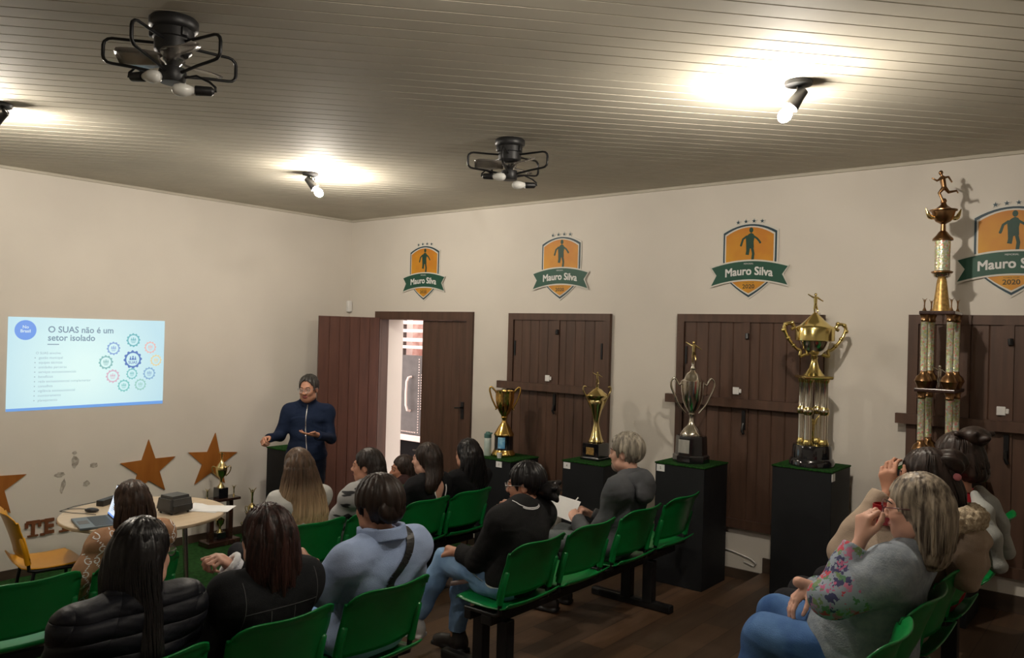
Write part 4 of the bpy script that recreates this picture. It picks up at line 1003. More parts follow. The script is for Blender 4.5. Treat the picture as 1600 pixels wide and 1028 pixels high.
m_jean = cloth('blue_denim', lin(56, 88, 138), c2=lin(84, 118, 166), scale=(7, 7, 4)); m_jean_l = cloth('light_denim', lin(104, 140, 184), c2=lin(136, 170, 208), scale=(7, 7, 4))
m_dark = cloth('dark_trousers', (.018, .018, .022, 1)); m_shoe = mat('dark_shoe_leather', (.02, .016, .015, 1), .5); m_shoew = mat('white_trainer', (.62, .62, .62, 1), .6, var=.05)

def sit(x, y, z, s=1.0, yaw=0, lean=0.0, w=1.0):
    """joints of a seated figure; x, y is the middle of the seat, z the floor"""
    R = rotm(yaw); o = A3((x, y, z)); P = lambda a, b, c: o+R @ A3((a, b, c))
    J = dict(hip=P(0, 0, .49), chest=P(0, -.085+lean*.5, .49+.26*s), nb=P(0, -.105+lean, .49+.415*s), head=P(0, -.07+lean, .49+.575*s),
             sl=P(-.165*w, -.10+lean, .49+.375*s), sr=P(.165*w, -.10+lean, .49+.375*s), el=P(-.225*w, .0+lean*.5, .49+.12*s), er=P(.225*w, .0+lean*.5, .49+.12*s),
             wl=P(-.12, .22, .60), wr=P(.12, .22, .60), hl=P(-.09, 0, .48), hr=P(.09, 0, .48), kl=P(-.10, .43, .475), kr=P(.10, .43, .475), al=P(-.10, .42, .09), ar=P(.10, .42, .09))
    J['o'] = o; J['yaw'] = yaw; J['w'] = w; J['s'] = s; J['toe'] = P(0, 1, 0)-o
    return J
def L(J, q): return J[q]-J['o']

def hand(V, wr, fw, dorsal, side, k=1.0, curl=(.5, .5, .55, .6), spread=.10, thumb=.7, m=0):
    """palm, four fingers and a thumb; fw from wrist to knuckles, dorsal out of the back of the hand, side = the thumb's side"""
    f = A3(fw)/np.linalg.norm(fw); d = A3(dorsal); d = d-f*(d @ f); d /= np.linalg.norm(d); t = A3(side); t = t-f*(t @ f)-d*(t @ d); t /= np.linalg.norm(t)
    wr = A3(wr); kn = []
    offs = (.030, .010, -.010, -.029); Ls = ((.044, .026, .020), (.048, .030, .021), (.045, .028, .020), (.035, .021, .018)); up = (.082, .086, .081, .073)
    for i in range(4):
        kp = wr+(f*up[i]+t*offs[i])*k; V.cap(wr+t*offs[i]*.55*k+f*.012, kp, .0135*k, .0115*k, k=.014, m=m); kn.append(kp)
    for i in range(4):
        a = 0; p = kn[i]; dr = f+t*(offs[i]/.03*spread); dr /= np.linalg.norm(dr); c = curl[i]
        for j, Lg in enumerate(Ls[i]):
            a += c*(.9, 1.25, .8)[j]; q = p+(dr*math.cos(a)-d*math.sin(a))*Lg*k
            r0 = (.0098, .0088, .0080)[j]*(k if i < 3 else k*.88); V.cap(p, q, r0, r0*.92, k=.003, m=m); p = q
    b = wr+(f*.022+t*.024-d*.006)*k; q = b+(f*.032+t*.030-d*.012)*k; V.cap(b, q, .0150*k, .0115*k, k=.012, m=m)
    q2 = q+(f*(.030)+t*.014*(1-thumb)-d*.022*thumb)*k; V.cap(q, q2, .0112*k, .0098*k, k=.004, m=m); q3 = q2+(f*.024-d*.016*thumb-t*.006*thumb)*k; V.cap(q2, q3, .0098*k, .0080*k, k=.004, m=m)

def head_sdf(V, c, R, k=1.0, male=False, m=0, ml=1):
    P = lambda a, b, z: c+R @ (A3((a, b, z))*k)
    V.ell(P(0, -.014, .032), A3((.074, .094, .090))*k, R, .02, m)
    V.ell(P(0, .030, -.030), A3((.060, .062, .088))*k, R, .03, m)
    V.ell(P(0, .052, -.090), A3((.036 if not male else .042, .032, .027))*k, R, .035, m)
    for s in (-1, 1):
        V.ell(P(s*.036, .062, -.028), A3((.026, .026, .026))*k, R, .02, m)
        V.ell(P(s*.050, .015, -.072), A3((.022, .040, .026))*k, R, .03, m)
        V.ell(P(s*.031, .100, .006), A3((.017, .014, .012))*k, R, .012, op='s')
        V.ell(P(s*.031, .083, .005), A3((.017, .013, .011))*k, R, .005, m)
        V.ell(P(s*.077, -.012, -.006), A3((.009, .020, .031))*k, R, .006, m)
        V.ell(P(s*.085, -.006, -.004), A3((.006, .011, .018))*k, R, .005, op='s')
        V.ell(P(s*.012, .102, -.030), A3((.010, .010, .008))*k, R, .006, m)
    V.cap(P(-.032, .084, .024), P(.032, .084, .024), .010*k, k=.02, m=m)
    V.cap(P(0, .088, .006), P(0, .110, -.026), .0085*k, .0125*k, k=.010, m=m)
    V.ell(P(0, .092, -.058), A3((.024, .009, .006))*k, R, .004, ml); V.ell(P(0, .090, -.066), A3((.021, .010, .0065))*k, R, .004, ml)

def torso(V, J, g, w=1.0, m=0, chestk=1.0, belly=0.0, bust=0.0):
    R = rotm(J['yaw']); h, c, n = L(J, 'hip'), L(J, 'chest'), L(J, 'nb'); f = R @ A3((0, 1, 0)); ww = w
    V.ell(h+A3((0, 0, .03)), ((.168*ww+g), (.120+belly*.5+g), .115+g), R, .05, m)
    V.ell(h*.55+c*.45+f*belly*.4, ((.138*ww+g), (.098+belly+g), .16+g), R, .06, m)
    V.ell(c, ((.146*ww+g), (.098*chestk+g), .160+g), R, .06, m)
    if bust:
        for s in (-1, 1): V.ell(c+R @ A3((s*.07, .075, .01)), (.065+g, .05+bust+g, .06+g), R, .04, m)
    sl, sr = L(J, 'sl'), L(J, 'sr')
    V.cap(sl*.82+sr*.18-A3((0, 0, .03)), sr*.82+sl*.18-A3((0, 0, .03)), .062+g, k=.06, m=m)
    for s in (sl, sr):
        V.cap(n+A3((0, 0, .015)), s+A3((0, 0, -.008)), .036+g, .042+g, k=.06, m=m)
def arm(V, J, q, g, g2=None, m=0, m2=None, upto=1.0, aw=1.0, flat=True):
    s, e, w = L(J, 's'+q), L(J, 'e'+q), L(J, 'w'+q); g2 = g if g2 is None else g2; m2 = m if m2 is None else m2
    V.ell(s, (.050*aw+g, .050*aw+g, .052+g), None, .05, 0 if J.get('split') else m)
    if J.get('split') and m: h_ = s*.5+e*.5; V.cap(s, h_, .045*aw+g, .041*aw+g, k=.03, m=0); V.cap(h_, e, .041*aw+g, .037*aw+g, k=.03, m=m)
    else: V.cap(s, e, .045*aw+g, .037*aw+g, k=.03, m=m)
    t = e+(w-e)*upto; n = (w-e)/np.linalg.norm(w-e)
    V.cap(e, w+n*.06, .037*aw+g, .026+g2, k=.02, m=m2, clip=[(t, n)] if flat else ())
def legs(V, J, g, m=0, upto=1.0, lw=1.0, sides='lr'):
    for q in sides:
        h, k_, a = L(J, 'h'+q), L(J, 'k'+q), L(J, 'a'+q); n = (a-k_)/np.linalg.norm(a-k_); t = k_+(a-k_)*upto
        V.cap(h, k_, .086*lw+g, .060*lw+g, k=.04, m=m); V.cap(k_, k_+(a-k_)*.35, .056*lw+g, .057*lw+g, k=.03, m=m)
        V.cap(k_+(a-k_)*.35, a+n*.05, .057*lw+g, .038+g, k=.03, m=m, clip=[(t, n)])
def bbox(J, keys, pad):
    P = np.array([L(J, k) for k in keys]); return P.min(0)-pad, P.max(0)+pad
ALLK = ('hip', 'chest', 'nb', 'sl', 'sr', 'el', 'er', 'wl', 'wr')
LEGK = ('hip', 'hl', 'hr', 'kl', 'kr', 'al', 'ar')

def folds(seed, amp=.0045, f=1.0):
    r = np.random.RandomState(seed); K = r.randn(7, 3)*A3((14, 14, 26))*f; ph = r.rand(7)*6.28
    return lambda x, y, z: amp*sum(np.sin(K[i, 0]*x+K[i, 1]*y+K[i, 2]*z+ph[i]) for i in range(7))/2.2

def shoe(par, a, toe, m, name='shoe'):
    """shoe under ankle a (local), pointing along toe"""
    t = A3(toe); t[2] = 0; t /= np.linalg.norm(t); yaw = math.atan2(-t[0], t[1]); R = rotm(yaw)
    zf = a[2]-.085
    V = Vol((a[0]-.22, a[1]-.22, zf-.02), (a[0]+.22, a[1]+.22, zf+.16), .006)
    P = lambda x, y, z: A3((a[0], a[1], zf))+R @ A3((x, y, z))
    V.ell(P(0, -.03, .045), (.038, .05, .05), R, .02); V.cap(P(0, -.02, .06), P(0, .10, .035), .042, .036, k=.03); V.ell(P(0, .125, .03), (.042, .06, .033), R, .03); V.cap(P(0, -.02, .06), P(0, -.015, .12), .042, .040, k=.02, clip=[(P(0, 0, .115), (0, 0, 1))])
    V.box(P(0, .05, .012), (.043, .125, .014), R, .01, .004, 1)
    V.plane((0, 0, zf), (0, 0, -1))
    return V.build(name, [m, m_shoew if m is m_shoew else m_blackp], par)

def person(label, J, skin=SK_M, h=.0065, hyaw=0, hpitch=0, hroll=0, hk=.97, male=False, hands=(), body_w=1.0, nude=0, name='person', lw=1.0, face=True, cat='person', group=None, grow=0):
    """one continuous body mesh; returns (object, head centre, head rotation)"""
    R = rotm(J['yaw']+hyaw, hpitch, hroll); c = L(J, 'head')-A3((0, 0, .01)); keys = ALLK+LEGK
    lo, hi = bbox(J, keys, .16); hi[2] = max(hi[2], c[2]+.16); lo = np.minimum(lo, c-.17); hi = np.maximum(hi, c+.17); lo[2] = max(lo[2], -.3)
    for hd in hands: lo = np.minimum(lo, A3(hd['wr'])-J['o']-.22); hi = np.maximum(hi, A3(hd['wr'])-J['o']+.22)
    V = Vol(lo, hi, h)
    torso(V, J, -.004+grow, body_w); n = L(J, 'nb')
    V.cap(n-A3((0, 0, .05)), c+R @ A3((0, -.022, -.055))*hk, .056 if male else .048, .052 if male else .046, k=.03)
    for q in 'lr': arm(V, J, q, -.004, flat=False, aw=.95)
    legs(V, J, -.006, lw=lw)
    for q in 'lr':
        a = L(J, 'a'+q); t = J.get('toe'+q, J['toe']); V.cap(a, a+A3((0, 0, -.04)), .034, .03); V.cap(a+A3((0, 0, -.045)), a+A3((0, 0, -.055))+t*.11, .028, .022, k=.02)
    head_sdf(V, c, R, hk, male)
    for hd in hands:
        hd = dict(hd); V_w = A3(hd.pop('wr'))-J['o']; hand(V, V_w, **hd)
    o = V.build(name, [skin, m_lip]); o.location = tuple(J['o'])
    tag(o, label, cat, group)
    if face:
        for s in (-1, 1):
            mb = MB(); p = c+R @ (A3((s*.031, .0835, .005))*hk); M = Matrix.Translation(p) @ Matrix(R.tolist()).to_4x4()
            mb.lathe([(.0001, -.0125), (.008, -.0096), (.0118, -.004), (.0118, .004), (.0102, .0075), (.0060, .0112), (.0052, .0114), (.0001, .0128)], 16, M=M @ Matrix.Rotation(-PI/2, 4, 'X'), ms=[0, 0, 0, 0, 0, 1, 1]); mb.build('eye', [m_eyew, m_iris], o, smooth=180)
            mb = MB(); mb.tube([c+R @ (A3((s*a, b, z))*hk) for a, b, z in ((.014, .0955, .026), (.026, .096, .031), (.040, .088, .030), (.050, .076, .023))], [.0028, .0036, .0032, .0016], 6, flat=.8); mb.build('eyebrow', HDB if not male else HDB, o, smooth=180)
    return o, c, R, V
def spectacles(o, c, R, k, m, w=.027, name='glasses'):
    P = lambda a, b, z: c+R @ (A3((a, b, z))*k); mb = MB()
    for s in (-1, 1):
        ring = [P(s*.034+w*math.cos(q*PI/10), .112-.010*abs(math.cos(q*PI/10))*(1 if math.cos(q*PI/10)*s > 0 else 0), .002+.021*math.sin(q*PI/10)) for q in range(21)]
        mb.tube(ring, .0019, 6, cap=False); mb.tube([P(s*.061, .104, .010), P(s*.078, .06, .012), P(s*.084, -.01, .010), P(s*.082, -.03, -.006)], .0019, 6)
    mb.tube([P(-.008, .113, .006), P(0, .116, .010), P(.008, .113, .006)], .0018, 6)
    g = mb.build(name, m, o, smooth=180)
    for s in (-1, 1):
        mb = MB(); n = 16; mb.add([P(s*.034+w*.96*math.cos(2*PI*q/n), .110-.010*abs(math.cos(2*PI*q/n))*(1 if math.cos(2*PI*q/n)*s > 0 else 0), .002+.020*math.sin(2*PI*q/n)) for q in range(n)], [tuple(range(n))]); mb.build('lens', m_lens, g)
def _lens():
    k = NT('spectacle_glass'); k.b.inputs['Base Color'].default_value = (.95, .97, 1, 1); k.b.inputs['Alpha'].default_value = .12; k.b.inputs['Roughness'].default_value = .03; return k.m
m_lens = _lens()
m_frame = mat('dark_spectacle_frame', (.02, .014, .014, 1), .3); m_framer = mat('burgundy_spectacle_frame', (.10, .02, .03, 1), .3); m_framel = mat('thin_silver_frame', (.5, .5, .5, 1), .3, metal=1)

def hair(o, c, R, k, m, path=(), cap=(1, 1, 1), face=(.064, .085, .105), fz=-.045, seed=1, locks=0, amp=.002, h=.0065, ears=False, nape=None, name='hair', lock_r=.0075, fringe=0, lockm=None, azr=2.2, top=0):
    """skull cap of hair with the face carved free, plus a hanging mass along path = [(x, y, z, half width, half depth)] in the head's yaw frame"""
    P = lambda a, b, z: c+R @ (A3((a, b, z))*k)
    yaw = math.atan2(-R[0, 1], R[1, 1]); Q = rotm(yaw); W = lambda a, b, z: c+Q @ A3((a, b, z))
    pts = [W(*p[:3]) for p in path]; lo = c-.18; hi = c+.18
    for p, q in zip(pts, path): lo = np.minimum(lo, p-q[3]-.05); hi = np.maximum(hi, p+q[3]+.05)
    V = Vol(lo, hi, h); g = .014+top
    V.ell(P(0, -.018, .036), A3((.074*cap[0]+g, .094*cap[1]+g, .090*cap[2]+g))*k, R, .02)
    if not ears or path: V.ell(P(0, -.035, -.01), A3((.080*cap[0]+.006, .070, .085))*k, R, .03)
    for i in range(len(path)-1):
        a, b = pts[i], pts[i+1]; n = max(2, int(np.linalg.norm(b-a)/.03))
        for j in range(n+(i == len(path)-2)):
            t = j/n; p = a+(b-a)*t; w = path[i][3]*(1-t)+path[i+1][3]*t; d = path[i][4]*(1-t)+path[i+1][4]*t
            V.ell(p, (w, d, .045), Q, .025)
    V.ell(P(0, .085, fz), A3((face[0], face[1], face[2]))*k, R, .008, op='s')
    if ears:
        for s in (-1, 1): V.ell(P(s*.08, .0, -.03), A3((.028, .028, .045))*k, R, .01, op='s')
    if nape is not None: V.plane(P(0, -.08, nape), R @ A3((0, -.35, -.94)))
    r = np.random.RandomState(seed); ph = r.rand(4)*6.28; ax = W(0, 0, 0)
    def wv(x, y, z):
        l = Q.T @ np.stack([x-ax[0], y-ax[1], z-ax[2]]); az = np.arctan2(l[0], -l[1]-.0)
        return amp*(np.sin(az*17+ph[0]+6*l[2])+.7*np.sin(az*31+ph[1]-9*l[2])+.5*np.sin(l[0]*170+ph[2]+14*l[2]))
    V.warp(wv)
    ho = V.build(name, m, o)
    if locks and path:
        rn = random.Random(seed); mb = MB()
        for i in range(locks):
            u = rn.uniform(-1, 1); az = u*azr      # azimuth from the back
            st = [(.010, .118), (.045, .108), (.072, .075), (.080, .03)]
            L_ = []
            for rr, zz in st: L_.append(P(rr*1.10*math.sin(az), -.018-rr*1.28*math.cos(az), zz+.012))
            j0 = 0; f = rn.uniform(.72, 1.03); nP = len(path); last = (nP-1)*f; tt = 0.25
            while tt < last:
                i_ = min(int(tt), nP-2); t = tt-i_; A, B = path[i_], path[i_+1]; q = [A[e]*(1-t)+B[e]*t for e in range(5)]
                off = 1.03+.05*math.sin(i*1.7+tt*2); L_.append(W(q[0]+q[3]*off*math.sin(az)*.98, q[1]-q[4]*off*math.cos(az), q[2]+.0)); tt += .34
            if len(L_) < 6: continue
            n = len(L_); S = []
            for a in range(n-1):
                p0, p1, p2, p3 = L_[max(a-1, 0)], L_[a], L_[a+1], L_[min(a+2, n-1)]
                for q in (0, .5): S.append(.5*((2*p1)+(p2-p0)*q+(2*p0-5*p1+4*p2-p3)*q*q+(3*p1-p0-3*p2+p3)*q**3))
            S.append(L_[-1]); nn = len(S); rb = lock_r*.8*rn.uniform(.6, 1.2)
            if max(fv_in(P, R, c, k, s_, face, fz) for s_ in S[:8]): continue
            mb.tube(S, [rb*(.2+.8*min(1, 3*e/nn))*(1 if e < nn*.7 else max(.12, 1-(e/nn-.7)*2.8)) for e in range(nn)], 5, flat=.4)
        mb.build('hair_locks', lockm or m, ho, smooth=180)
    return ho, V
def fv_in(P, R, c, k, p, face, fz):
    l = R.T @ (A3(p)-P(0, .085, fz)); return ((l/(A3(face)*k*1.03))**2).sum() < 1

def top(o, J, m, g=.016, g2=None, w=1.0, hem=.06, upto=.95, seed=0, amp=.0045, h=.0075, neck=.060, name='sweater', ms=None, aw=1.0, warp=None, collar=0, belly=0, bust=0, neckdrop=0, chestk=1.0, open_back=None, sleeves='lr', c=None, msl=None, ff=1.0):
    lo, hi = bbox(J, ALLK, .17+g); V = Vol(lo, hi, h)
    torso(V, J, g, w, belly=belly, bust=bust, chestk=chestk)
    n = L(J, 'nb'); hp = L(J, 'hip')
    V.plane(hp+A3((0, 0, -hem)), (0, 0, -1))
    for q in sleeves: arm(V, J, q, g, g2, m=1 if msl else 0, m2=2 if msl == 2 else (1 if msl else 0), upto=upto, aw=aw)
    if amp: V.warp(folds(seed, amp, ff))
    if warp: V.warp(warp)
    hd = L(J, 'head')
    if collar:
        u = (hd-n); u /= np.linalg.norm(u); V.cap(n-u*.02, n+u*collar, neck+.018, neck+.012, k=.02, clip=[(n+u*collar, u)])
    V.cap(n-A3((0, 0, .03+neckdrop)), hd, neck, neck, k=.004, op='s')
    if open_back is not None: p, r = open_back; V.ell(A3(p)-J['o'], r, None, .006, op='s')
    so = V.build(name, ms or m, o); return so, V
def trousers(o, J, m, g=.006, upto=.93, lw=1.0, seed=3, amp=.004, h=.0075, w=1.0, waist=.10, name='trousers', belly=0):
    lo, hi = bbox(J, LEGK, .17); V = Vol(lo, hi, h); R = rotm(J['yaw']); hp = L(J, 'hip')
    V.ell(hp+A3((0, 0, .03)), (.170*w+g, .125+belly*.5+g, .12+g), R, .05); legs(V, J, g, upto=upto, lw=lw)
    V.plane(hp+A3((0, 0, waist)), (0, 0, 1)); V.warp(folds(seed, amp, 1.2)); return V.build(name, m, o)
def decal(o, V, segs, w, m, name, off=.002, direction=None, src=None, th=None):
    """ribbons lying on a garment: each polyline of points is pushed to the nearest surface"""
    bv = BVHTree.FromPolygons([Vector(v) for v in V.VF[0]], [tuple(int(i) for i in f) for f in V.VF[1]]); mb = MB()
    for pl in segs:
        Q = []; N = []
        for p in pl:
            q, n, _, _ = bv.find_nearest(Vector(p)) if direction is None else bv.ray_cast(Vector(p), Vector(direction))
            if q is None: continue
            if n.dot(Vector(p)-q) < 0 and direction is None: n = n
            Q.append(q+n*off); N.append(n)
        for i in range(len(Q)-1):
            t = (Q[i+1]-Q[i]); 
            if t.length < 1e-6: continue
            t.normalize(); s0 = t.cross(N[i]).normalized()*w/2; s1 = t.cross(N[i+1]).normalized()*w/2; e = (th or w*.25)
            v = [Q[i]-s0, Q[i]+s0, Q[i+1]+s1, Q[i+1]-s1]; v2 = [v[0]+N[i]*e, v[1]+N[i]*e, v[2]+N[i+1]*e, v[3]+N[i+1]*e]
            mb.add(v+v2, [(3, 2, 1, 0), (4, 5, 6, 7), (0, 1, 5, 4), (1, 2, 6, 5), (2, 3, 7, 6), (3, 0, 4, 7)])
    return mb.build(name, m, o)
T1, T3, T5 = TZ, 3*TZ, 5*TZ
YS1, YS2, YS3 = -2.795, -4.492, -6.372
W_ = lambda x, y, z: A3((x, y, z))

# ---- front row, left bench: woman at the laptop end of the row
J = sit(-3.835, YS1, T1, .96); J.update(el=W_(-4.095, -2.90, .79), wl=W_(-4.02, -2.70, .62), er=W_(-3.62, -2.72, .80), wr=W_(-3.70, -2.46, .74))
o, c, R, V = person('person with brown bobbed hair in a tan sweater with pale pattern, before the round table', J, SK_M, hyaw=0, face=False, hands=[dict(wr=J['wl'], fw=(.1, .8, -.2), dorsal=(-.5, 0, .85), side=(1, 0, 0)), dict(wr=J['wr'], fw=(-.2, .9, 0), dorsal=(.3, 0, .9), side=(-1, 0, 0))])
hair(o, c, R, .97, HBR, [(0, -.05, .02, .090, .070), (0, -.062, -.06, .104, .066), (0, -.066, -.14, .108, .060), (0, -.066, -.19, .100, .050)], seed=2, locks=130, azr=2.1)
m_tan = cloth('tan_knit', lin(150, 112, 84), c2=lin(168, 130, 102), scale=(14, 14, 14), bscale=260)
so, VS = top(o, J, m_tan, .018, w=1.02, seed=5)
def monogram():
    segs = []; y = -.5; cx, cz = L(J, 'chest')[0], L(J, 'chest')[2]
    def G(u, v, s, flip):
        pts = [(u+flip*s*math.cos(a), y, v+s*math.sin(a)) for a in np.linspace(.75, 5.6, 12)]; pts += [(u+flip*s*.95, y, v-s*.1), (u+flip*s*.25, y, v-s*.1)]; return pts
    for r in range(-4, 5):
        for q in range(-3, 4):
            u = cx+q*.115+(r % 2)*.0575; v = cz+.04+r*.062
            segs += [G(u-.019, v, .014, 1), G(u+.019, v, .014, -1)]
            for sg in (1, -1):
                for e in (.36, .5, .64): uu, vv = u+sg*.0575*e, v+.062*e; segs.append([(uu-.004, y, vv-.003), (uu+.004, y, vv+.003)])
    return segs
decal(so, VS, monogram(), .0055, m_paper, 'chain_monogram', .0005, direction=(0, 1, 0), th=.001)
trousers(o, J, m_dark)
for q in 'lr': shoe(o, L(J, 'a'+q), J['toe'], m_shoe)

# ---- front row, right bench
J = sit(-2.745, YS1, T1, 1.09)
o, c, R, V = person('person with very long blonde tipped hair in a white jacket, seen from behind', J, SK_L, face=False, hyaw=math.radians(-14))
m_blonde = hairmat('ombre_blonde_hair', (.085, .050, .030, 1), (.78, .56, .33, 1), 1.14, .84)
hair(o, c, R, .97, m_blonde, [(0, -.05, .04, .090, .072), (0, -.070, -.06, .118, .072), (0, -.10, -.17, .150, .056), (0, -.105, -.29, .172, .042), (0, -.085, -.37, .178, .030), (0, -.065, -.44, .165, .024)], seed=3, locks=240, azr=2.1)
top(o, J, cloth('white_jacket', (.52, .52, .50, 1)), .020, w=1.0, seed=2, name='jacket'); trousers(o, J, m_dark)
for q in 'lr': shoe(o, L(J, 'a'+q), J['toe'], m_shoe)

J = sit(-2.15, YS1, T1, .985); J.update(wl=W_(-2.33, -2.55, .70), el=W_(-2.40, -2.79, .73), wr=W_(-2.16, -2.52, .69))
o, c, R, V = person('person in profile with dark hair, in a grey jacket with black streaks', J, SK_M, hyaw=math.radians(34), hands=[dict(wr=J['wl'], fw=(.3, .8, .1), dorsal=(-.6, 0, .8), side=(1, 0, .3)), dict(wr=J['wr'], fw=(-.3, .8, .1), dorsal=(.5, 0, .8), side=(-1, 0, .3))])
m_h2 = hairmat('dark_hair_fair_ends', (.018, .012, .010, 1), (.20, .13, .08, 1), .92, .72)
hair(o, c, R, .97, m_h2, [(0, -.06, .03, .084, .066), (0, -.075, -.06, .100, .066), (-.02, -.10, -.15, .115, .06), (-.03, -.12, -.26, .115, .05)], face=(.076, .094, .115), fz=-.045, seed=4, locks=140, azr=1.55, ears=True)
m_zeb = mat('grey_jacket_black_streaks', lin(150, 150, 150), .9, c2=(.02, .02, .022, 1), scale=(9, 9, 24), detail=1); m_zeb.node_tree.nodes['Color Ramp'].color_ramp.elements[0].position = .56; m_zeb.node_tree.nodes['Color Ramp'].color_ramp.elements[1].position = .60
top(o, J, m_zeb, .022, seed=8, collar=.03, name='jacket'); trousers(o, J, m_dark)
for q in 'lr': shoe(o, L(J, 'a'+q), J['toe'], m_shoe)
mb = MB(); mb.rbox((-.10, -.14, -.003), (.10, .14, .003), .002); pp = mb.build('paper_pad', m_paper); pp.location = (-2.27, -2.46, .70); pp.rotation_euler = (.25, -.1, .2); tag(pp, 'white paper held on the lap of the person in the grey streaked jacket', 'paper')

J = sit(-1.56, YS1, T1, .96); J.update(sl=J['sl']+A3((.02, 0, 0)))
o, c, R, V = person('person with long dark brown hair and a low backed black top before the door', J, SK_L, hyaw=math.radians(22))
hair(o, c, R, .97, HDB, [(0, -.055, .03, .086, .068), (0, -.068, -.06, .100, .06), (-.02, -.085, -.12, .108, .05), (-.065, -.085, -.17, .088, .042), (-.085, -.08, -.205, .065, .03)], seed=6, locks=150, azr=1.7)
bk = J['chest']+A3((.05, -.125, .075))
so, VS = top(o, J, cloth('black_top', (.010, .010, .012, 1)), .012, seed=4, open_back=(bk, (.062, .10, .105)))
pl = [tuple(L(J, 'chest')+A3((.05+.064*math.sin(a), -.14, .075-.108*math.cos(a)))) for a in np.linspace(-1.9, 1.9, 22)]
decal(so, VS, [pl], .010, m_paper, 'pale_edging', .001); trousers(o, J, m_dark)
for q in 'lr': shoe(o, L(J, 'a'+q), J['toe'], m_shoe)

J = sit(-1.09, YS1, T1, .945)
o, c, R, V = person('person with straight jet black hair, on the front row seat nearest the gold cup', J, SK_M, hyaw=math.radians(-8), face=False)
hair(o, c, R, .99, HB, [(0, -.06, .03, .092, .070), (0, -.075, -.06, .112, .064), (0, -.085, -.16, .132, .054), (0, -.085, -.24, .148, .042), (0, -.075, -.29, .14, .03)], seed=7, locks=150, azr=1.9)
top(o, J, cloth('black_sweater', (.010, .010, .012, 1)), .016, seed=9); trousers(o, J, m_dark)
for q in 'lr': shoe(o, L(J, 'a'+q), J['toe'], m_shoe)

J = sit(-1.04, -1.95, 0, .67, yaw=math.radians(40))
o, c, R, V = person('person with dark hair half hidden in front of the doorway, between two front row heads', J, SK_D, hyaw=math.radians(20), h=.008)
hair(o, c, R, .97, HDB, [(0, -.05, .02, .084, .066), (0, -.06, -.08, .090, .055), (0, -.06, -.15, .08, .04)], seed=9, locks=70, azr=1.9, face=(.072, .09, .11))
top(o, J, cloth('dark_maroon_top', (.03, .012, .012, 1)), .014, seed=10); trousers(o, J, m_dark)
for q in 'lr': shoe(o, L(J, 'a'+q), J['toe'], m_shoe)

# ---- second row, left bench
J = sit(-4.645, YS2, T3, 1.0, w=1.06); J['head'] = J['head']+A3((.05, .01, 0))
o, c, R, V = person('person with long straight black hair and glasses in a quilted black coat, nearest the camera', J, SK_L, hyaw=math.radians(-62), hpitch=-.08)
hair(o, c, R, .98, HB, [(0, -.05, .03, .088, .070), (0, -.06, -.06, .104, .066), (.015, -.068, -.16, .108, .060), (.03, -.085, -.27, .112, .056), (.04, -.10, -.38, .116, .05), (.045, -.11, -.50, .105, .04)], seed=11, locks=260, azr=1.55, h=.006, lock_r=.0065, face=(.072, .092, .115))
spectacles(o, c, R, .98, m_frame)
m_quilt = cloth('quilted_black_nylon', (.008, .009, .014, 1), rough=.5, bump=.2, bscale=90, wr=.3)
def quilting(m):
    t = m.node_tree; bs = t.nodes['Principled BSDF']; prev = bs.inputs['Normal'].links[0].from_node; tc = t.nodes.new('ShaderNodeTexCoord')
    for rot, sc, st in ((.0, 5.2, .9), (1.1, 2.6, .6)):
        mp = t.nodes.new('ShaderNodeMapping'); mp.inputs['Rotation'].default_value = (0, rot, 0); w = t.nodes.new('ShaderNodeTexWave'); w.bands_direction = 'Z'; w.inputs['Scale'].default_value = sc; w.inputs['Distortion'].default_value = 1.2; w.inputs['Detail'].default_value = 1.0
        pw = t.nodes.new('ShaderNodeMath'); pw.operation = 'POWER'; pw.inputs[1].default_value = .35
        b = t.nodes.new('ShaderNodeBump'); b.inputs['Strength'].default_value = st; b.inputs['Distance'].default_value = .012
        t.links.new(tc.outputs['Object'], mp.inputs[0]); t.links.new(mp.outputs[0], w.inputs['Vector']); t.links.new(w.outputs['Fac'], pw.inputs[0]); t.links.new(pw.outputs[0], b.inputs['Height']); t.links.new(prev.outputs[0], b.inputs['Normal']); t.links.new(b.outputs[0], bs.inputs['Normal']); prev = b
quilting(m_quilt)
def quilt(x, y, z):
    u = x*1.0+.35*z; v = z+.04*np.sin(x*9); 
    return -.0018*np.abs(np.sin(v*PI/.030+.5*np.sin(x*14)))**.6
so, VS = top(o, J, m_quilt, .024, w=1.08, aw=1.1, seed=11, amp=.003, warp=quilt, h=.006, collar=.03, name='quilted_coat'); trousers(o, J, m_dark)
for q in 'lr': shoe(o, L(J, 'a'+q), J['toe'], m_shoe)

J = sit(-4.115, YS2, T3, .955, w=1.0); J.update(er=W_(-3.88, -4.27, .94), wr=W_(-4.03, -4.20, 1.085), wl=W_(-4.22, -4.26, .86))
o, c, R, V = person('person with reddish dark hair in black denim jacket, hand raised from a lace cuff', J, SK_L, hyaw=math.radians(-2), face=False, h=.006, hands=[dict(wr=J['wr'], fw=(-.80, .05, .60), dorsal=(.5, -.25, .85), side=(-.2, .9, .2), curl=(.95, 1.05, 1.1, 1.15)), dict(wr=J['wl'], fw=(.4, .8, -.1), dorsal=(-.2, 0, .9), side=(1, 0, 0))])
m_red = hairmat('dark_auburn_hair', (.012, .008, .008, 1), streak=(.055, .022, .018, 1))
hair(o, c, R, 1.0, m_red, [(0, -.055, .03, .092, .074), (0, -.064, -.06, .106, .066), (.005, -.07, -.13, .106, .056), (.02, -.075, -.20, .085, .045)], seed=13, locks=320, azr=2.0, h=.006, lock_r=.0062, amp=.004)
m_bden = cloth('black_denim', (.010, .011, .013, 1), bump=.5, bscale=420)
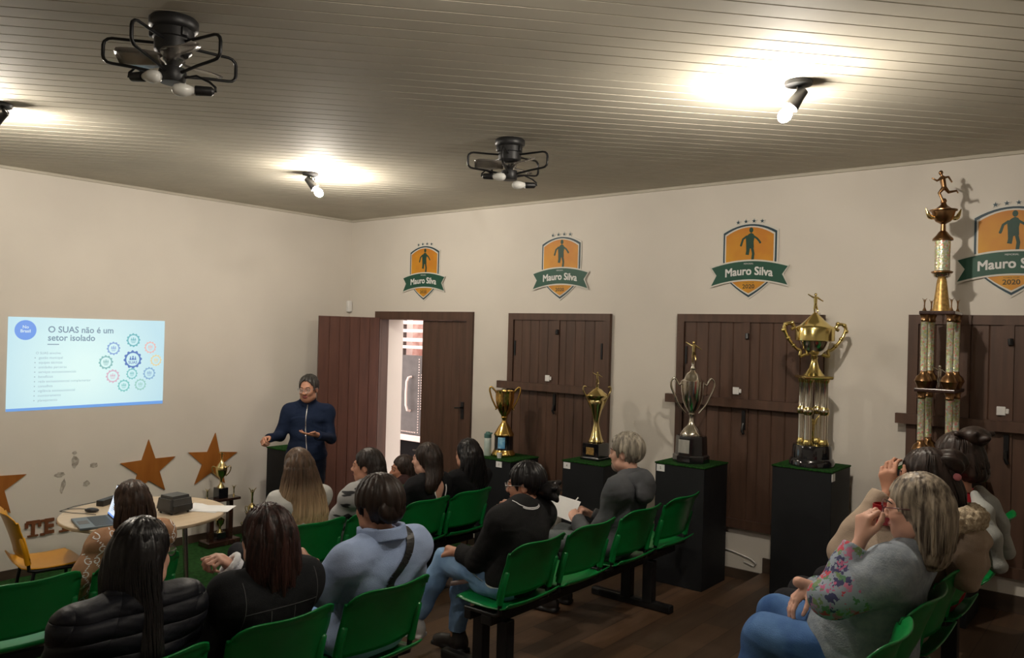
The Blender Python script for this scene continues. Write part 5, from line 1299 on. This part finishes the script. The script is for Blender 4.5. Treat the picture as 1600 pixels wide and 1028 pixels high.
so, VS = top(o, J, m_bden, .022, w=1.02, aw=1.03, seed=14, amp=.005, h=.006, collar=.035, name='denim_jacket', upto=.90)
m_st = mat('grey_topstitch', (.08, .08, .085, 1), .9)
cc = L(J, 'chest'); yb = -.6
def col(x, z0, z1): return [tuple(cc+A3((x, yb, z))) for z in np.linspace(z0, z1, 24)]
def row(z, x0, x1): return [tuple(cc+A3((x, yb, z))) for x in np.linspace(x0, x1, 30)]
decal(so, VS, [col(-.155, -.1, .17), col(.155, -.1, .17), row(.055, -.155, .155), col(-.05, -.3, .05), col(.05, -.3, .05)], .0028, m_st, 'topstitching', .0004, direction=(0, 1, 0), th=.0008)
w_, e_ = L(J, 'wr'), L(J, 'er'); n_ = (w_-e_)/np.linalg.norm(w_-e_)
VL = Vol(w_-.12, w_+.12, .004); VL.cap(w_-n_*.05, w_+n_*.02, .040, .052, k=.004, clip=[(w_+n_*.02, n_)])
VL.cap(w_+n_*.008, w_+n_*.06, .042, .047, k=.003, op='s'); ss = A3((n_[1], -n_[0], 0)); ss /= np.linalg.norm(ss); tt = np.cross(n_, ss)
for i in range(16):
    a = i*2*PI/16; VL.ell(w_+n_*.016+(ss*math.cos(a)+tt*math.sin(a))*.050, (.012, .012, .012), None, .012)
for i in range(11):
    a = (i+.5)*2*PI/11; VL.ell(w_+n_*.0+(ss*math.cos(a)+tt*math.sin(a))*.042, (.006, .006, .006), None, .001, op='s')
VL.build('lace_cuff', cloth('white_lace', (.80, .82, .86, 1)), so); trousers(o, J, m_dark)
for q in 'lr': shoe(o, L(J, 'a'+q), J['toe'], m_shoe)

J = sit(-3.545, YS2, T3, 1.02, w=1.16); J.update(el=W_(-3.80, -4.51, 1.00), wl=W_(-3.73, -4.30, 1.075), er=W_(-3.27, -4.50, .92), wr=W_(-3.38, -4.22, .82))
o, c, R, V = person('person with pinned up dark hair in a light blue fleece with black shoulder strap', J, SK_M, hyaw=math.radians(4), hpitch=-.05, face=False, body_w=1.1, hands=[dict(wr=J['wl'], fw=(.5, .8, -.25), dorsal=(-.2, -.1, .9), side=(.7, -.7, 0)), dict(wr=J['wr'], fw=(-.3, .8, -.3), dorsal=(.4, 0, .9), side=(-1, 0, 0))])
hair(o, c, R, 1.0, HDB, [], cap=(1.08, 1.10, 1.06), face=(.074, .092, .115), fz=-.045, seed=15, ears=True, nape=-.085, amp=.0025, h=.006, top=.006)
# coil of hair pinned at the back
VB = Vol(c-.22, c+.2, .006); P_ = lambda a, b, z: c+R @ A3((a, b, z))
for i in range(16):
    a = 2*PI*i/15; a2 = 2*PI*(i+1)/15
    if i < 15: VB.cap(P_(.062*math.cos(a), -.095-.01*math.sin(a), -.005+.052*math.sin(a)), P_(.062*math.cos(a2), -.095-.01*math.sin(a2), -.005+.052*math.sin(a2)), .030, k=.012)
VB.d[:] = 1; VB.ell(P_(-.008, -.098, -.004), (.080, .034, .062), R, .02); VB.warp(lambda x, y, z: .0012*np.sin(x*150+z*90)); VB.build('hair_coil', HDB, o)
m_lb = cloth('light_blue_fleece', lin(150, 170, 208), c2=lin(164, 182, 216), scale=(3, 3, 3), bscale=300, bump=.5)
so, VS = top(o, J, m_lb, .024, w=1.14, aw=1.12, seed=16, amp=.010, h=.0065, name='fleece', upto=.30, neck=.066)
# stand collar
n_ = L(J, 'nb'); VC = Vol(n_-.2, n_+.2, .006); u_ = A3((0, .10, .99))
VC.cap(n_+u_*.0, n_+u_*.115, .112, .104, k=.01, clip=[(n_+u_*.074, u_), (n_+u_*.02, -u_)]); VC.cap(n_-u_*.1, n_+u_*.18, .088, .080, k=.006, op='s'); VC.warp(folds(4, .003)); VC.build('collar', m_lb, so)
st = [W_(-3.40, -4.45, 1.30), W_(-3.42, -4.60, 1.28), W_(-3.45, -4.72, 1.20), W_(-3.48, -4.80, 1.12), W_(-3.53, -4.82, 1.04), W_(-3.60, -4.80, .96), W_(-3.66, -4.76, .88)]
st2 = []
for i in range(len(st)-1):
    for q in range(5): st2.append(tuple(st[i]*(1-q/5)+st[i+1]*(q/5)-J['o']))
decal(o, VS, [st2], .042, m_blackp, 'shoulder_strap', .003, th=.004)
trousers(o, J, m_jean_l, w=1.1)
for q in 'lr': shoe(o, L(J, 'a'+q), J['toe'], m_shoew)

# ---- second row, right bench
J = sit(-2.475, YS2, T3, .93, lean=.05, w=1.0); J.update(er=W_(-2.26, -4.32, .90), wr=W_(-2.43, -4.385, 1.04), el=W_(-2.63, -4.36, .86), wl=W_(-2.60, -4.16, .865),
    kl=W_(-2.57, -4.06, .79), al=W_(-2.66, -3.90, .42), kr=W_(-2.45, -4.10, .73), ar=W_(-2.50, -4.10, .345), toel=A3((-.3, 1, .2)))
J['head'] = W_(-2.36, -4.47, 1.262)
o, c, R, V = person('person with a low black bun, chin on hand, in black jacket and light jeans', J, SK_M, hyaw=math.radians(22), hpitch=-.10, h=.006, hands=[dict(wr=J['wr'], fw=(-.05, .18, .95), dorsal=(.1, .9, -.2), side=(-.9, 0, .1), curl=(.7, .75, .8, .85), thumb=.2), dict(wr=J['wl'], fw=(.05, .8, -.28), dorsal=(-.25, .2, .9), side=(1, 0, 0))])
hair(o, c, R, .98, HB, [], cap=(1.02, 1.04, 1.03), face=(.072, .088, .112), seed=17, ears=True, nape=-.10, amp=.003, h=.006)
VB = Vol(c-.26, c+.2, .006); P_ = lambda a, b, z: c+R @ A3((a, b, z))
VB.ell(P_(.0, -.145, -.035), (.062, .052, .050), R, .02); VB.cap(P_(0, -.09, -.02), P_(0, -.14, -.03), .04, k=.03)
for i in range(9): VB.cap(P_(.03*math.sin(i*2.1), -.15, -.03+.03*math.cos(i*1.7)), P_(.066*math.sin(i*2.1), -.172-.010*(i % 3), -.035+.045*math.cos(i*1.7)), .018, .012, k=.015)
VB.build('bun', HB, o); spectacles(o, c, R, .98, m_framel)
m_bj = cloth('black_jersey', (.012, .012, .013, 1))
so, VS = top(o, J, m_bj, .026, w=1.04, aw=1.1, seed=18, amp=.006, h=.0065, collar=.045, hem=.06, name='jacket', upto=.80)
n_ = L(J, 'nb'); hp = L(J, 'hip')
cr = [[tuple(n_+A3((.085*math.sin(a), .01-.088*math.cos(a), dz))) for a in np.linspace(-1.5, 1.7, 20)] for dz in (.030, .022)]
decal(so, VS, cr, .0045, m_paper, 'collar_stripes', .001)
decal(so, VS, [[tuple(hp+A3((.25*math.sin(a), -.25*math.cos(a), dz))) for a in np.linspace(-2.2, 2.2, 50)] for dz in (-.020, -.046)], .012, m_paper, 'hem_stripes', .001, th=.001)
m_j2 = m_jean_l; tr = trousers(o, J, m_j2, .010, upto=.90, amp=.006)
shoe(o, L(J, 'al'), J['toel'], m_shoew); shoe(o, L(J, 'ar'), J['toe'], m_shoe)
mb = MB(); mb.tube([(-2.69, -4.22, .715), (-2.62, -4.33, .745), (-2.54, -4.38, .80), (-2.44, -4.36, .85), (-2.38, -4.42, .93)], .016, 8, flat=.3); sb = mb.build('bag_strap', mat('brown_leather', (.055, .022, .014, 1), .5), smooth=60)
tag(sb, 'brown leather strap lying across the lap of the person in the black jacket', 'strap')

J = sit(-1.44, YS2, T3, 1.06, w=1.14, yaw=math.radians(8)); J.update(er=W_(-1.22, -4.40, .78), wr=W_(-1.31, -4.21, .885), el=W_(-1.63, -4.46, .80), wl=W_(-1.51, -4.24, .875))
o, c, R, V = person('person with grey hair in a grey hooded sweatshirt, writing on a sheet of paper', J, SK_L, hyaw=math.radians(2), male=True, hpitch=-.03, h=.0065, hands=[dict(wr=J['wl'], fw=(.35, .6, .35), dorsal=(-.7, -.2, .6), side=(.6, .2, .5), curl=(.8, .8, .85, .9)), dict(wr=J['wr'], fw=(-.75, .3, .35), dorsal=(.2, .2, .9), side=(-.2, .9, -.2), curl=(.8, .85, .9, .95))])
m_grh = hairmat('grey_curly_hair', lin(120, 112, 100), streak=lin(172, 164, 148))
ho, VH = hair(o, c, R, 1.0, m_grh, [], cap=(1.03, 1.05, 1.02), face=(.080, .088, .118), fz=-.035, seed=19, ears=True, nape=-.065, amp=.0045)
VBd = Vol(c-.2, c+.2, .006); VBd.ell(c+R @ A3((0, .05, -.082)), (.052, .046, .045), R, .01); VBd.ell(c+R @ A3((0, .10, -.055)), (.03, .03, .022), R, .008, op='s'); VBd.plane(c+R @ A3((0, 0, -.062)), R @ A3((0, -.5, .86))); VBd.build('grey_stubble', mat('grey_stubble', lin(150, 128, 114), .85), o)
m_gh = cloth('grey_sweatshirt', lin(72, 74, 78), c2=lin(84, 86, 90), scale=(5, 5, 5))
so, VS = top(o, J, m_gh, .022, w=1.12, aw=1.08, seed=20, amp=.008, h=.007, name='hooded_sweatshirt', hem=.12, upto=.9)
n_ = L(J, 'nb'); RJ = rotm(J['yaw']); VC = Vol(n_-.3, n_+.25, .007); Q = lambda x, y, z: n_+RJ @ A3((x, y, z))
arc = [Q(.125*math.sin(a), .02-.115*math.cos(a), .02-.05*(1-math.cos(a))*.5) for a in np.linspace(-2.3, 2.3, 15)]
for a, b in zip(arc, arc[1:]): VC.cap(a, b, .030, k=.03)
VC.ell(Q(0, -.118, -.065), (.155, .036, .085), RJ, .06); VC.cap(n_, L(J, 'head'), .066, k=.005, op='s'); VC.warp(folds(6, .006)); VC.build('hood', m_gh, so)
VC = Vol(n_-.2, n_+.2, .006); VC.cap(n_, n_+A3((0, .012, .062)), .070, .064, k=.005, clip=[(n_+A3((0, .012, .055)), (0, .2, .98))]); VC.cap(n_-.05, n_+A3((0, .012, .12)), .060, .058, k=.003, op='s'); VC.build('shirt_collar', m_paper, so)
trousers(o, J, mat('grey_work_trousers', lin(92, 98, 100), .9, bump=.3, bscale=200))
for q in 'lr': shoe(o, L(J, 'a'+q), J['toe'], m_shoe)
mb = MB(); n = 10; vs = []; fc = []
for a in range(n):
    for b in range(n): vs.append(((a/(n-1)-.5)*.20, (b/(n-1)-.5)*.28, .03*math.sin(a*.5)*(b/(n-1))))
for a in range(n-1):
    for b in range(n-1): fc.append((a*n+b, (a+1)*n+b, (a+1)*n+b+1, a*n+b+1))
mb.add(vs, fc); pp = mb.build('paper_sheet', m_paper, smooth=180); pp.location = (-1.50, -4.075, .955); pp.rotation_euler = (.35, -.55, .25); tag(pp, 'white paper sheet in the hands of the person in the grey hooded sweatshirt', 'paper')
mb = MB(); mb.tube([(-1.40, -4.11, .925), (-1.335, -4.135, .985)], .0045, 8); pn = mb.build('pen', m_white, smooth=60); tag(pn, 'pale pen in the right hand of the person in the grey hooded sweatshirt', 'pen')

# ---- back row at the right
J = sit(-2.67, YS3, T5, 1.01, w=1.14, lean=-.05); J['split'] = 1; J.update(el=W_(-2.93, -6.34, 1.185), wl=W_(-2.83, -6.41, 1.39), er=W_(-2.42, -6.32, 1.02), wr=W_(-2.66, -6.17, 1.125), head=W_(-2.69, -6.56, 1.512), kl=W_(-2.80, -6.04, .93), kr=W_(-2.54, -6.00, .93), al=W_(-2.80, -6.0, .525), ar=W_(-2.54, -5.97, .525), chest=W_(-2.67, -6.47, 1.17), nb=W_(-2.67, -6.56, 1.35))
o, c, R, V = person('person with blonde highlighted hair and glasses in a grey sweater with floral sleeves', J, SK_L, hyaw=math.radians(8), hpitch=-.06, h=.006, body_w=1.15, lw=1.12, hands=[dict(wr=J['wl'], fw=(.10, -.05, .95), dorsal=(-.8, .6, .1), side=(.3, -.9, .1), curl=(1.0, 1.05, 1.1, 1.15), thumb=.3), dict(wr=J['wr'], fw=(-.55, .45, -.55), dorsal=(-.3, .5, .8), side=(-.6, -.6, .0), curl=(.4, .42, .45, .5))])
m_hl = hairmat('highlighted_blonde_hair', (.085, .062, .046, 1), streak=(.50, .42, .32, 1))
hair(o, c, R, 1.0, m_hl, [(0, -.055, .03, .090, .074), (0, -.062, -.06, .102, .070), (0, -.062, -.13, .100, .064), (0, -.055, -.17, .085, .055)], seed=21, locks=230, azr=2.25, h=.006, face=(.066, .078, .105), lock_r=.007)
spectacles(o, c, R, 1.0, m_framer)
m_kn = cloth('blue_grey_knit', lin(128, 136, 146), c2=lin(142, 150, 158), scale=(40, 40, 40), bscale=150, bump=.6)
m_fl = spotmat('floral_print', lin(140, 152, 166), [lin(186, 110, 140), lin(80, 124, 90), lin(178, 92, 128), lin(90, 130, 96), lin(140, 152, 166), lin(60, 60, 100), lin(186, 70, 86), lin(110, 134, 92), lin(166, 120, 160), lin(140, 152, 166), lin(60, 66, 100)], 34, .56)
so, VS = top(o, J, m_kn, .026, ms=[m_kn, m_fl], msl=1, w=1.16, aw=1.25, seed=22, amp=.007, h=.0065, hem=.14, belly=.07, bust=.03, name='sweater', upto=.88, collar=.02, ff=.8)
trousers(o, J, m_jean, .014, lw=1.15, w=1.14, amp=.005, belly=.04)
for q in 'lr': shoe(o, L(J, 'a'+q), J['toe'], m_shoe)

J = sit(-2.17, YS3, T5, 1.04, w=1.0, lean=-.01); J.update(el=W_(-2.36, -6.22, 1.22), wl=W_(-2.25, -6.36, 1.475), er=W_(-2.08, -6.22, 1.18), wr=W_(-2.27, -6.33, 1.365))
J['head'] = W_(-2.16, -6.475, 1.545)
o, c, R, V = person('person with dark tied hair in a cream fur trimmed coat, hand at the forehead', J, SK_M, hyaw=math.radians(6), h=.0065, hands=[dict(wr=J['wl'], fw=(.0, .12, .95), dorsal=(-.95, .2, .1), side=(.1, -.9, .2), curl=(.55, .6, .65, .7)), dict(wr=J['wr'], fw=(-.6, -.3, .35), dorsal=(.5, .6, .3), side=(.1, -.2, .95), curl=(.8, .85, .9, .95))])
hair(o, c, R, 1.0, HDB, [(0, -.06, .02, .086, .07), (0, -.085, -.05, .092, .07), (0, -.10, -.12, .08, .055)], seed=23, locks=60, azr=1.6, face=(.066, .082, .105))
VB = Vol(c-.26, c+.22, .006); VB.ell(c+R @ A3((0, -.10, .085)), (.065, .06, .055), R, .03); VB.warp(lambda x, y, z: .006*np.sin(x*110+z*70)); VB.build('topknot', HDB, o)
VB = Vol(c-.26, c+.22, .005); VB.ell(c+R @ A3((-.045, -.125, .03)), (.018, .018, .016), R, .01); VB.build('pink_hair_tie', mat('pink_fabric', lin(200, 120, 128), .8), o)
m_cream = cloth('cream_coat', lin(150, 132, 116), c2=lin(170, 152, 134), scale=(5, 5, 5)); m_fur = mat('cream_fur', lin(196, 180, 154), .95, c2=lin(150, 132, 108), scale=(70, 70, 70), bump=1.0, bscale=240)
so, VS = top(o, J, m_cream, .028, w=1.05, aw=1.15, seed=24, amp=.008, hem=.14, name='coat', upto=.9)
n_ = L(J, 'nb'); VC = Vol(n_-.34, n_+.25, .007); Q = lambda x, y, z: n_+A3((x, y, z))
VC.ell(Q(0, -.16, -.10), (.15, .085, .16), None, .04); VC.warp(folds(7, .012, 1.3)); VC.build('hood', m_cream, so)
VC = Vol(n_-.34, n_+.25, .0065)
arc = [Q(.15*math.sin(a), -.02-.16*math.cos(a), .045-.03*(1-math.cos(a))) for a in np.linspace(-2.4, 2.4, 17)]
for a, b in zip(arc, arc[1:]): VC.cap(a, b, .048, k=.02)
VC.cap(n_, L(J, 'head'), .064, k=.01, op='s'); rr = np.random.RandomState(3); K_ = rr.randn(10, 3)*140; VC.warp(lambda x, y, z: .0045*sum(np.sin(K_[i, 0]*x+K_[i, 1]*y+K_[i, 2]*z) for i in range(10))/3); VC.build('fur_trim', m_fur, so)
trousers(o, J, m_dark)
for q in 'lr': shoe(o, L(J, 'a'+q), J['toe'], m_shoe)

J = sit(-1.66, YS3-.02, T5, 1.06, w=1.0, lean=-.04); J['head'] = W_(-1.66, -6.50, 1.575)
o, c, R, V = person('person with a messy dark bun in red top and white cardigan, back row', J, SK_M, hyaw=math.radians(4), face=False, h=.008, hands=[dict(wr=J['wl'], fw=(.2, .8, .2), dorsal=(-.6, 0, .8), side=(.9, 0, .2)), dict(wr=J['wr'], fw=(-.2, .8, 0), dorsal=(.4, 0, .9), side=(-1, 0, 0))])
hair(o, c, R, 1.0, HDB, [(0, -.06, .02, .086, .07), (0, -.085, -.05, .086, .06)], seed=25, locks=40, azr=1.6)
VB = Vol(c-.26, c+.26, .007); VB.ell(c+R @ A3((0, -.08, .12)), (.07, .065, .05), R, .03)
for i in range(12): VB.cap(c+R @ A3((.03*math.sin(i*2.1), -.08, .12)), c+R @ A3((.075*math.sin(i*2.1), -.08+.07*math.cos(i*1.3), .125+.035*math.sin(i*3.1))), .020, .013, k=.015)
VB.build('messy_bun', HDB, o)
m_redc = cloth('red_knit', lin(130, 22, 30)); m_wc = cloth('white_knit', lin(160, 162, 158))
so, VS = top(o, J, m_redc, .026, w=1.02, aw=1.1, seed=26, name='red_top', hem=.14)
n_ = L(J, 'nb'); VC = Vol(n_-.5, n_+.3, .008); Q = lambda x, y, z: n_+A3((x, y, z))
for s in (-1, 1):
    pth = [Q(s*.06, -.06, .06), Q(s*.10, -.10, .0), Q(s*.13, -.14, -.10), Q(s*.14, -.165, -.22)]
    for a, b in zip(pth, pth[1:]): VC.cap(a, b, .032, .036, k=.03)
VC.warp(folds(9, .006)); VC.build('white_shawl', m_wc, so); trousers(o, J, m_dark)
for q in 'lr': shoe(o, L(J, 'a'+q), J['toe'], m_shoe)
mb = MB(); mb.lathe([(.026, 0), (.036, .006), (.040, .04), (.040, .085), (.037, .086), (.036, .05), (.0001, .01)], 22); rc = mb.build('red_mug', mat('red_glaze', lin(150, 16, 26), .3), smooth=40); rc.location = (-2.405, -6.375, 1.365)
tag(rc, 'red mug beside the face of the person with floral sleeves, held by the neighbour behind', 'mug')

# ---- the speaker, standing
def speaker():
    yb = math.radians(140); B = W_(-1.29, -1.0, 0); Rb = rotm(yb); P = lambda x, y, z: B+Rb @ A3((x, y, z))
    J = dict(o=B, yaw=yb, hip=P(0, 0, .90), chest=P(0, .0, 1.20), nb=P(0, -.01, 1.385), head=P(-.005, .035, 1.545), sl=P(-.172, -.01, 1.318), sr=P(.172, -.01, 1.318),
             el=P(-.225, .05, 1.075), er=P(.24, .02, 1.09), wl=P(-.10, .27, 1.135), wr=P(.33, .24, 1.095), hl=P(-.09, 0, .87), hr=P(.09, 0, .87), kl=P(-.10, .02, .47), kr=P(.10, .02, .47), al=P(-.11, 0, .09), ar=P(.11, 0, .09), toe=Rb @ A3((0, 1, 0)))
    # viewer's left is the speaker's right hand
    f = lambda x, y, z: Rb @ A3((x, y, z))
    o, c, R, V = person('person standing in a navy zipped sweater and glasses, gesturing with both hands', J, SK_M, hyaw=math.radians(-20), hpitch=-.12, male=True, hk=1.0, h=.0055, body_w=1.12,
        hands=[dict(wr=J['wl'], fw=f(.80, .55, .10), dorsal=f(-.1, .1, -1), side=f(.2, .3, .95), curl=(.10, .15, .2, .3), thumb=-.2), dict(wr=J['wr'], fw=f(.35, .8, -.05), dorsal=f(.6, -.2, .7), side=f(-.5, .3, .7), curl=(.95, 1.0, 1.05, 1.1))])
    hair(o, c, R, 1.0, hairmat('greying_black_hair', (.016, .014, .013, 1), streak=(.06, .055, .05, 1)), [], cap=(1.0, 1.0, .99), face=(.082, .086, .120), fz=-.030, seed=31, ears=True, nape=-.06, amp=.003, h=.005)
    spectacles(o, c, R, 1.0, m_framel)
    m_nv = cloth('navy_sweater', lin(20, 30, 52), c2=lin(24, 36, 60), scale=(4, 4, 4))
    so, VS = top(o, J, m_nv, .014, w=1.06, aw=.98, seed=32, amp=.006, h=.0065, hem=.10, collar=.065, name='sweater', upto=.92, neck=.062, belly=.03)
    cc = L(J, 'chest'); zl = [tuple(cc+Rb @ A3((-.004+.012*math.sin(i*.2), .6, .19-.022*i))) for i in range(22)]
    decal(so, VS, [zl], .008, m_steel, 'zip', .001, direction=tuple(Rb @ A3((0, -1, 0))), th=.003)
    tr = trousers(o, J, cloth('navy_trousers', lin(22, 28, 44)), .012, upto=.97)
    for q in 'lr': shoe(o, L(J, 'a'+q), J['toe'], m_shoe)
speaker()
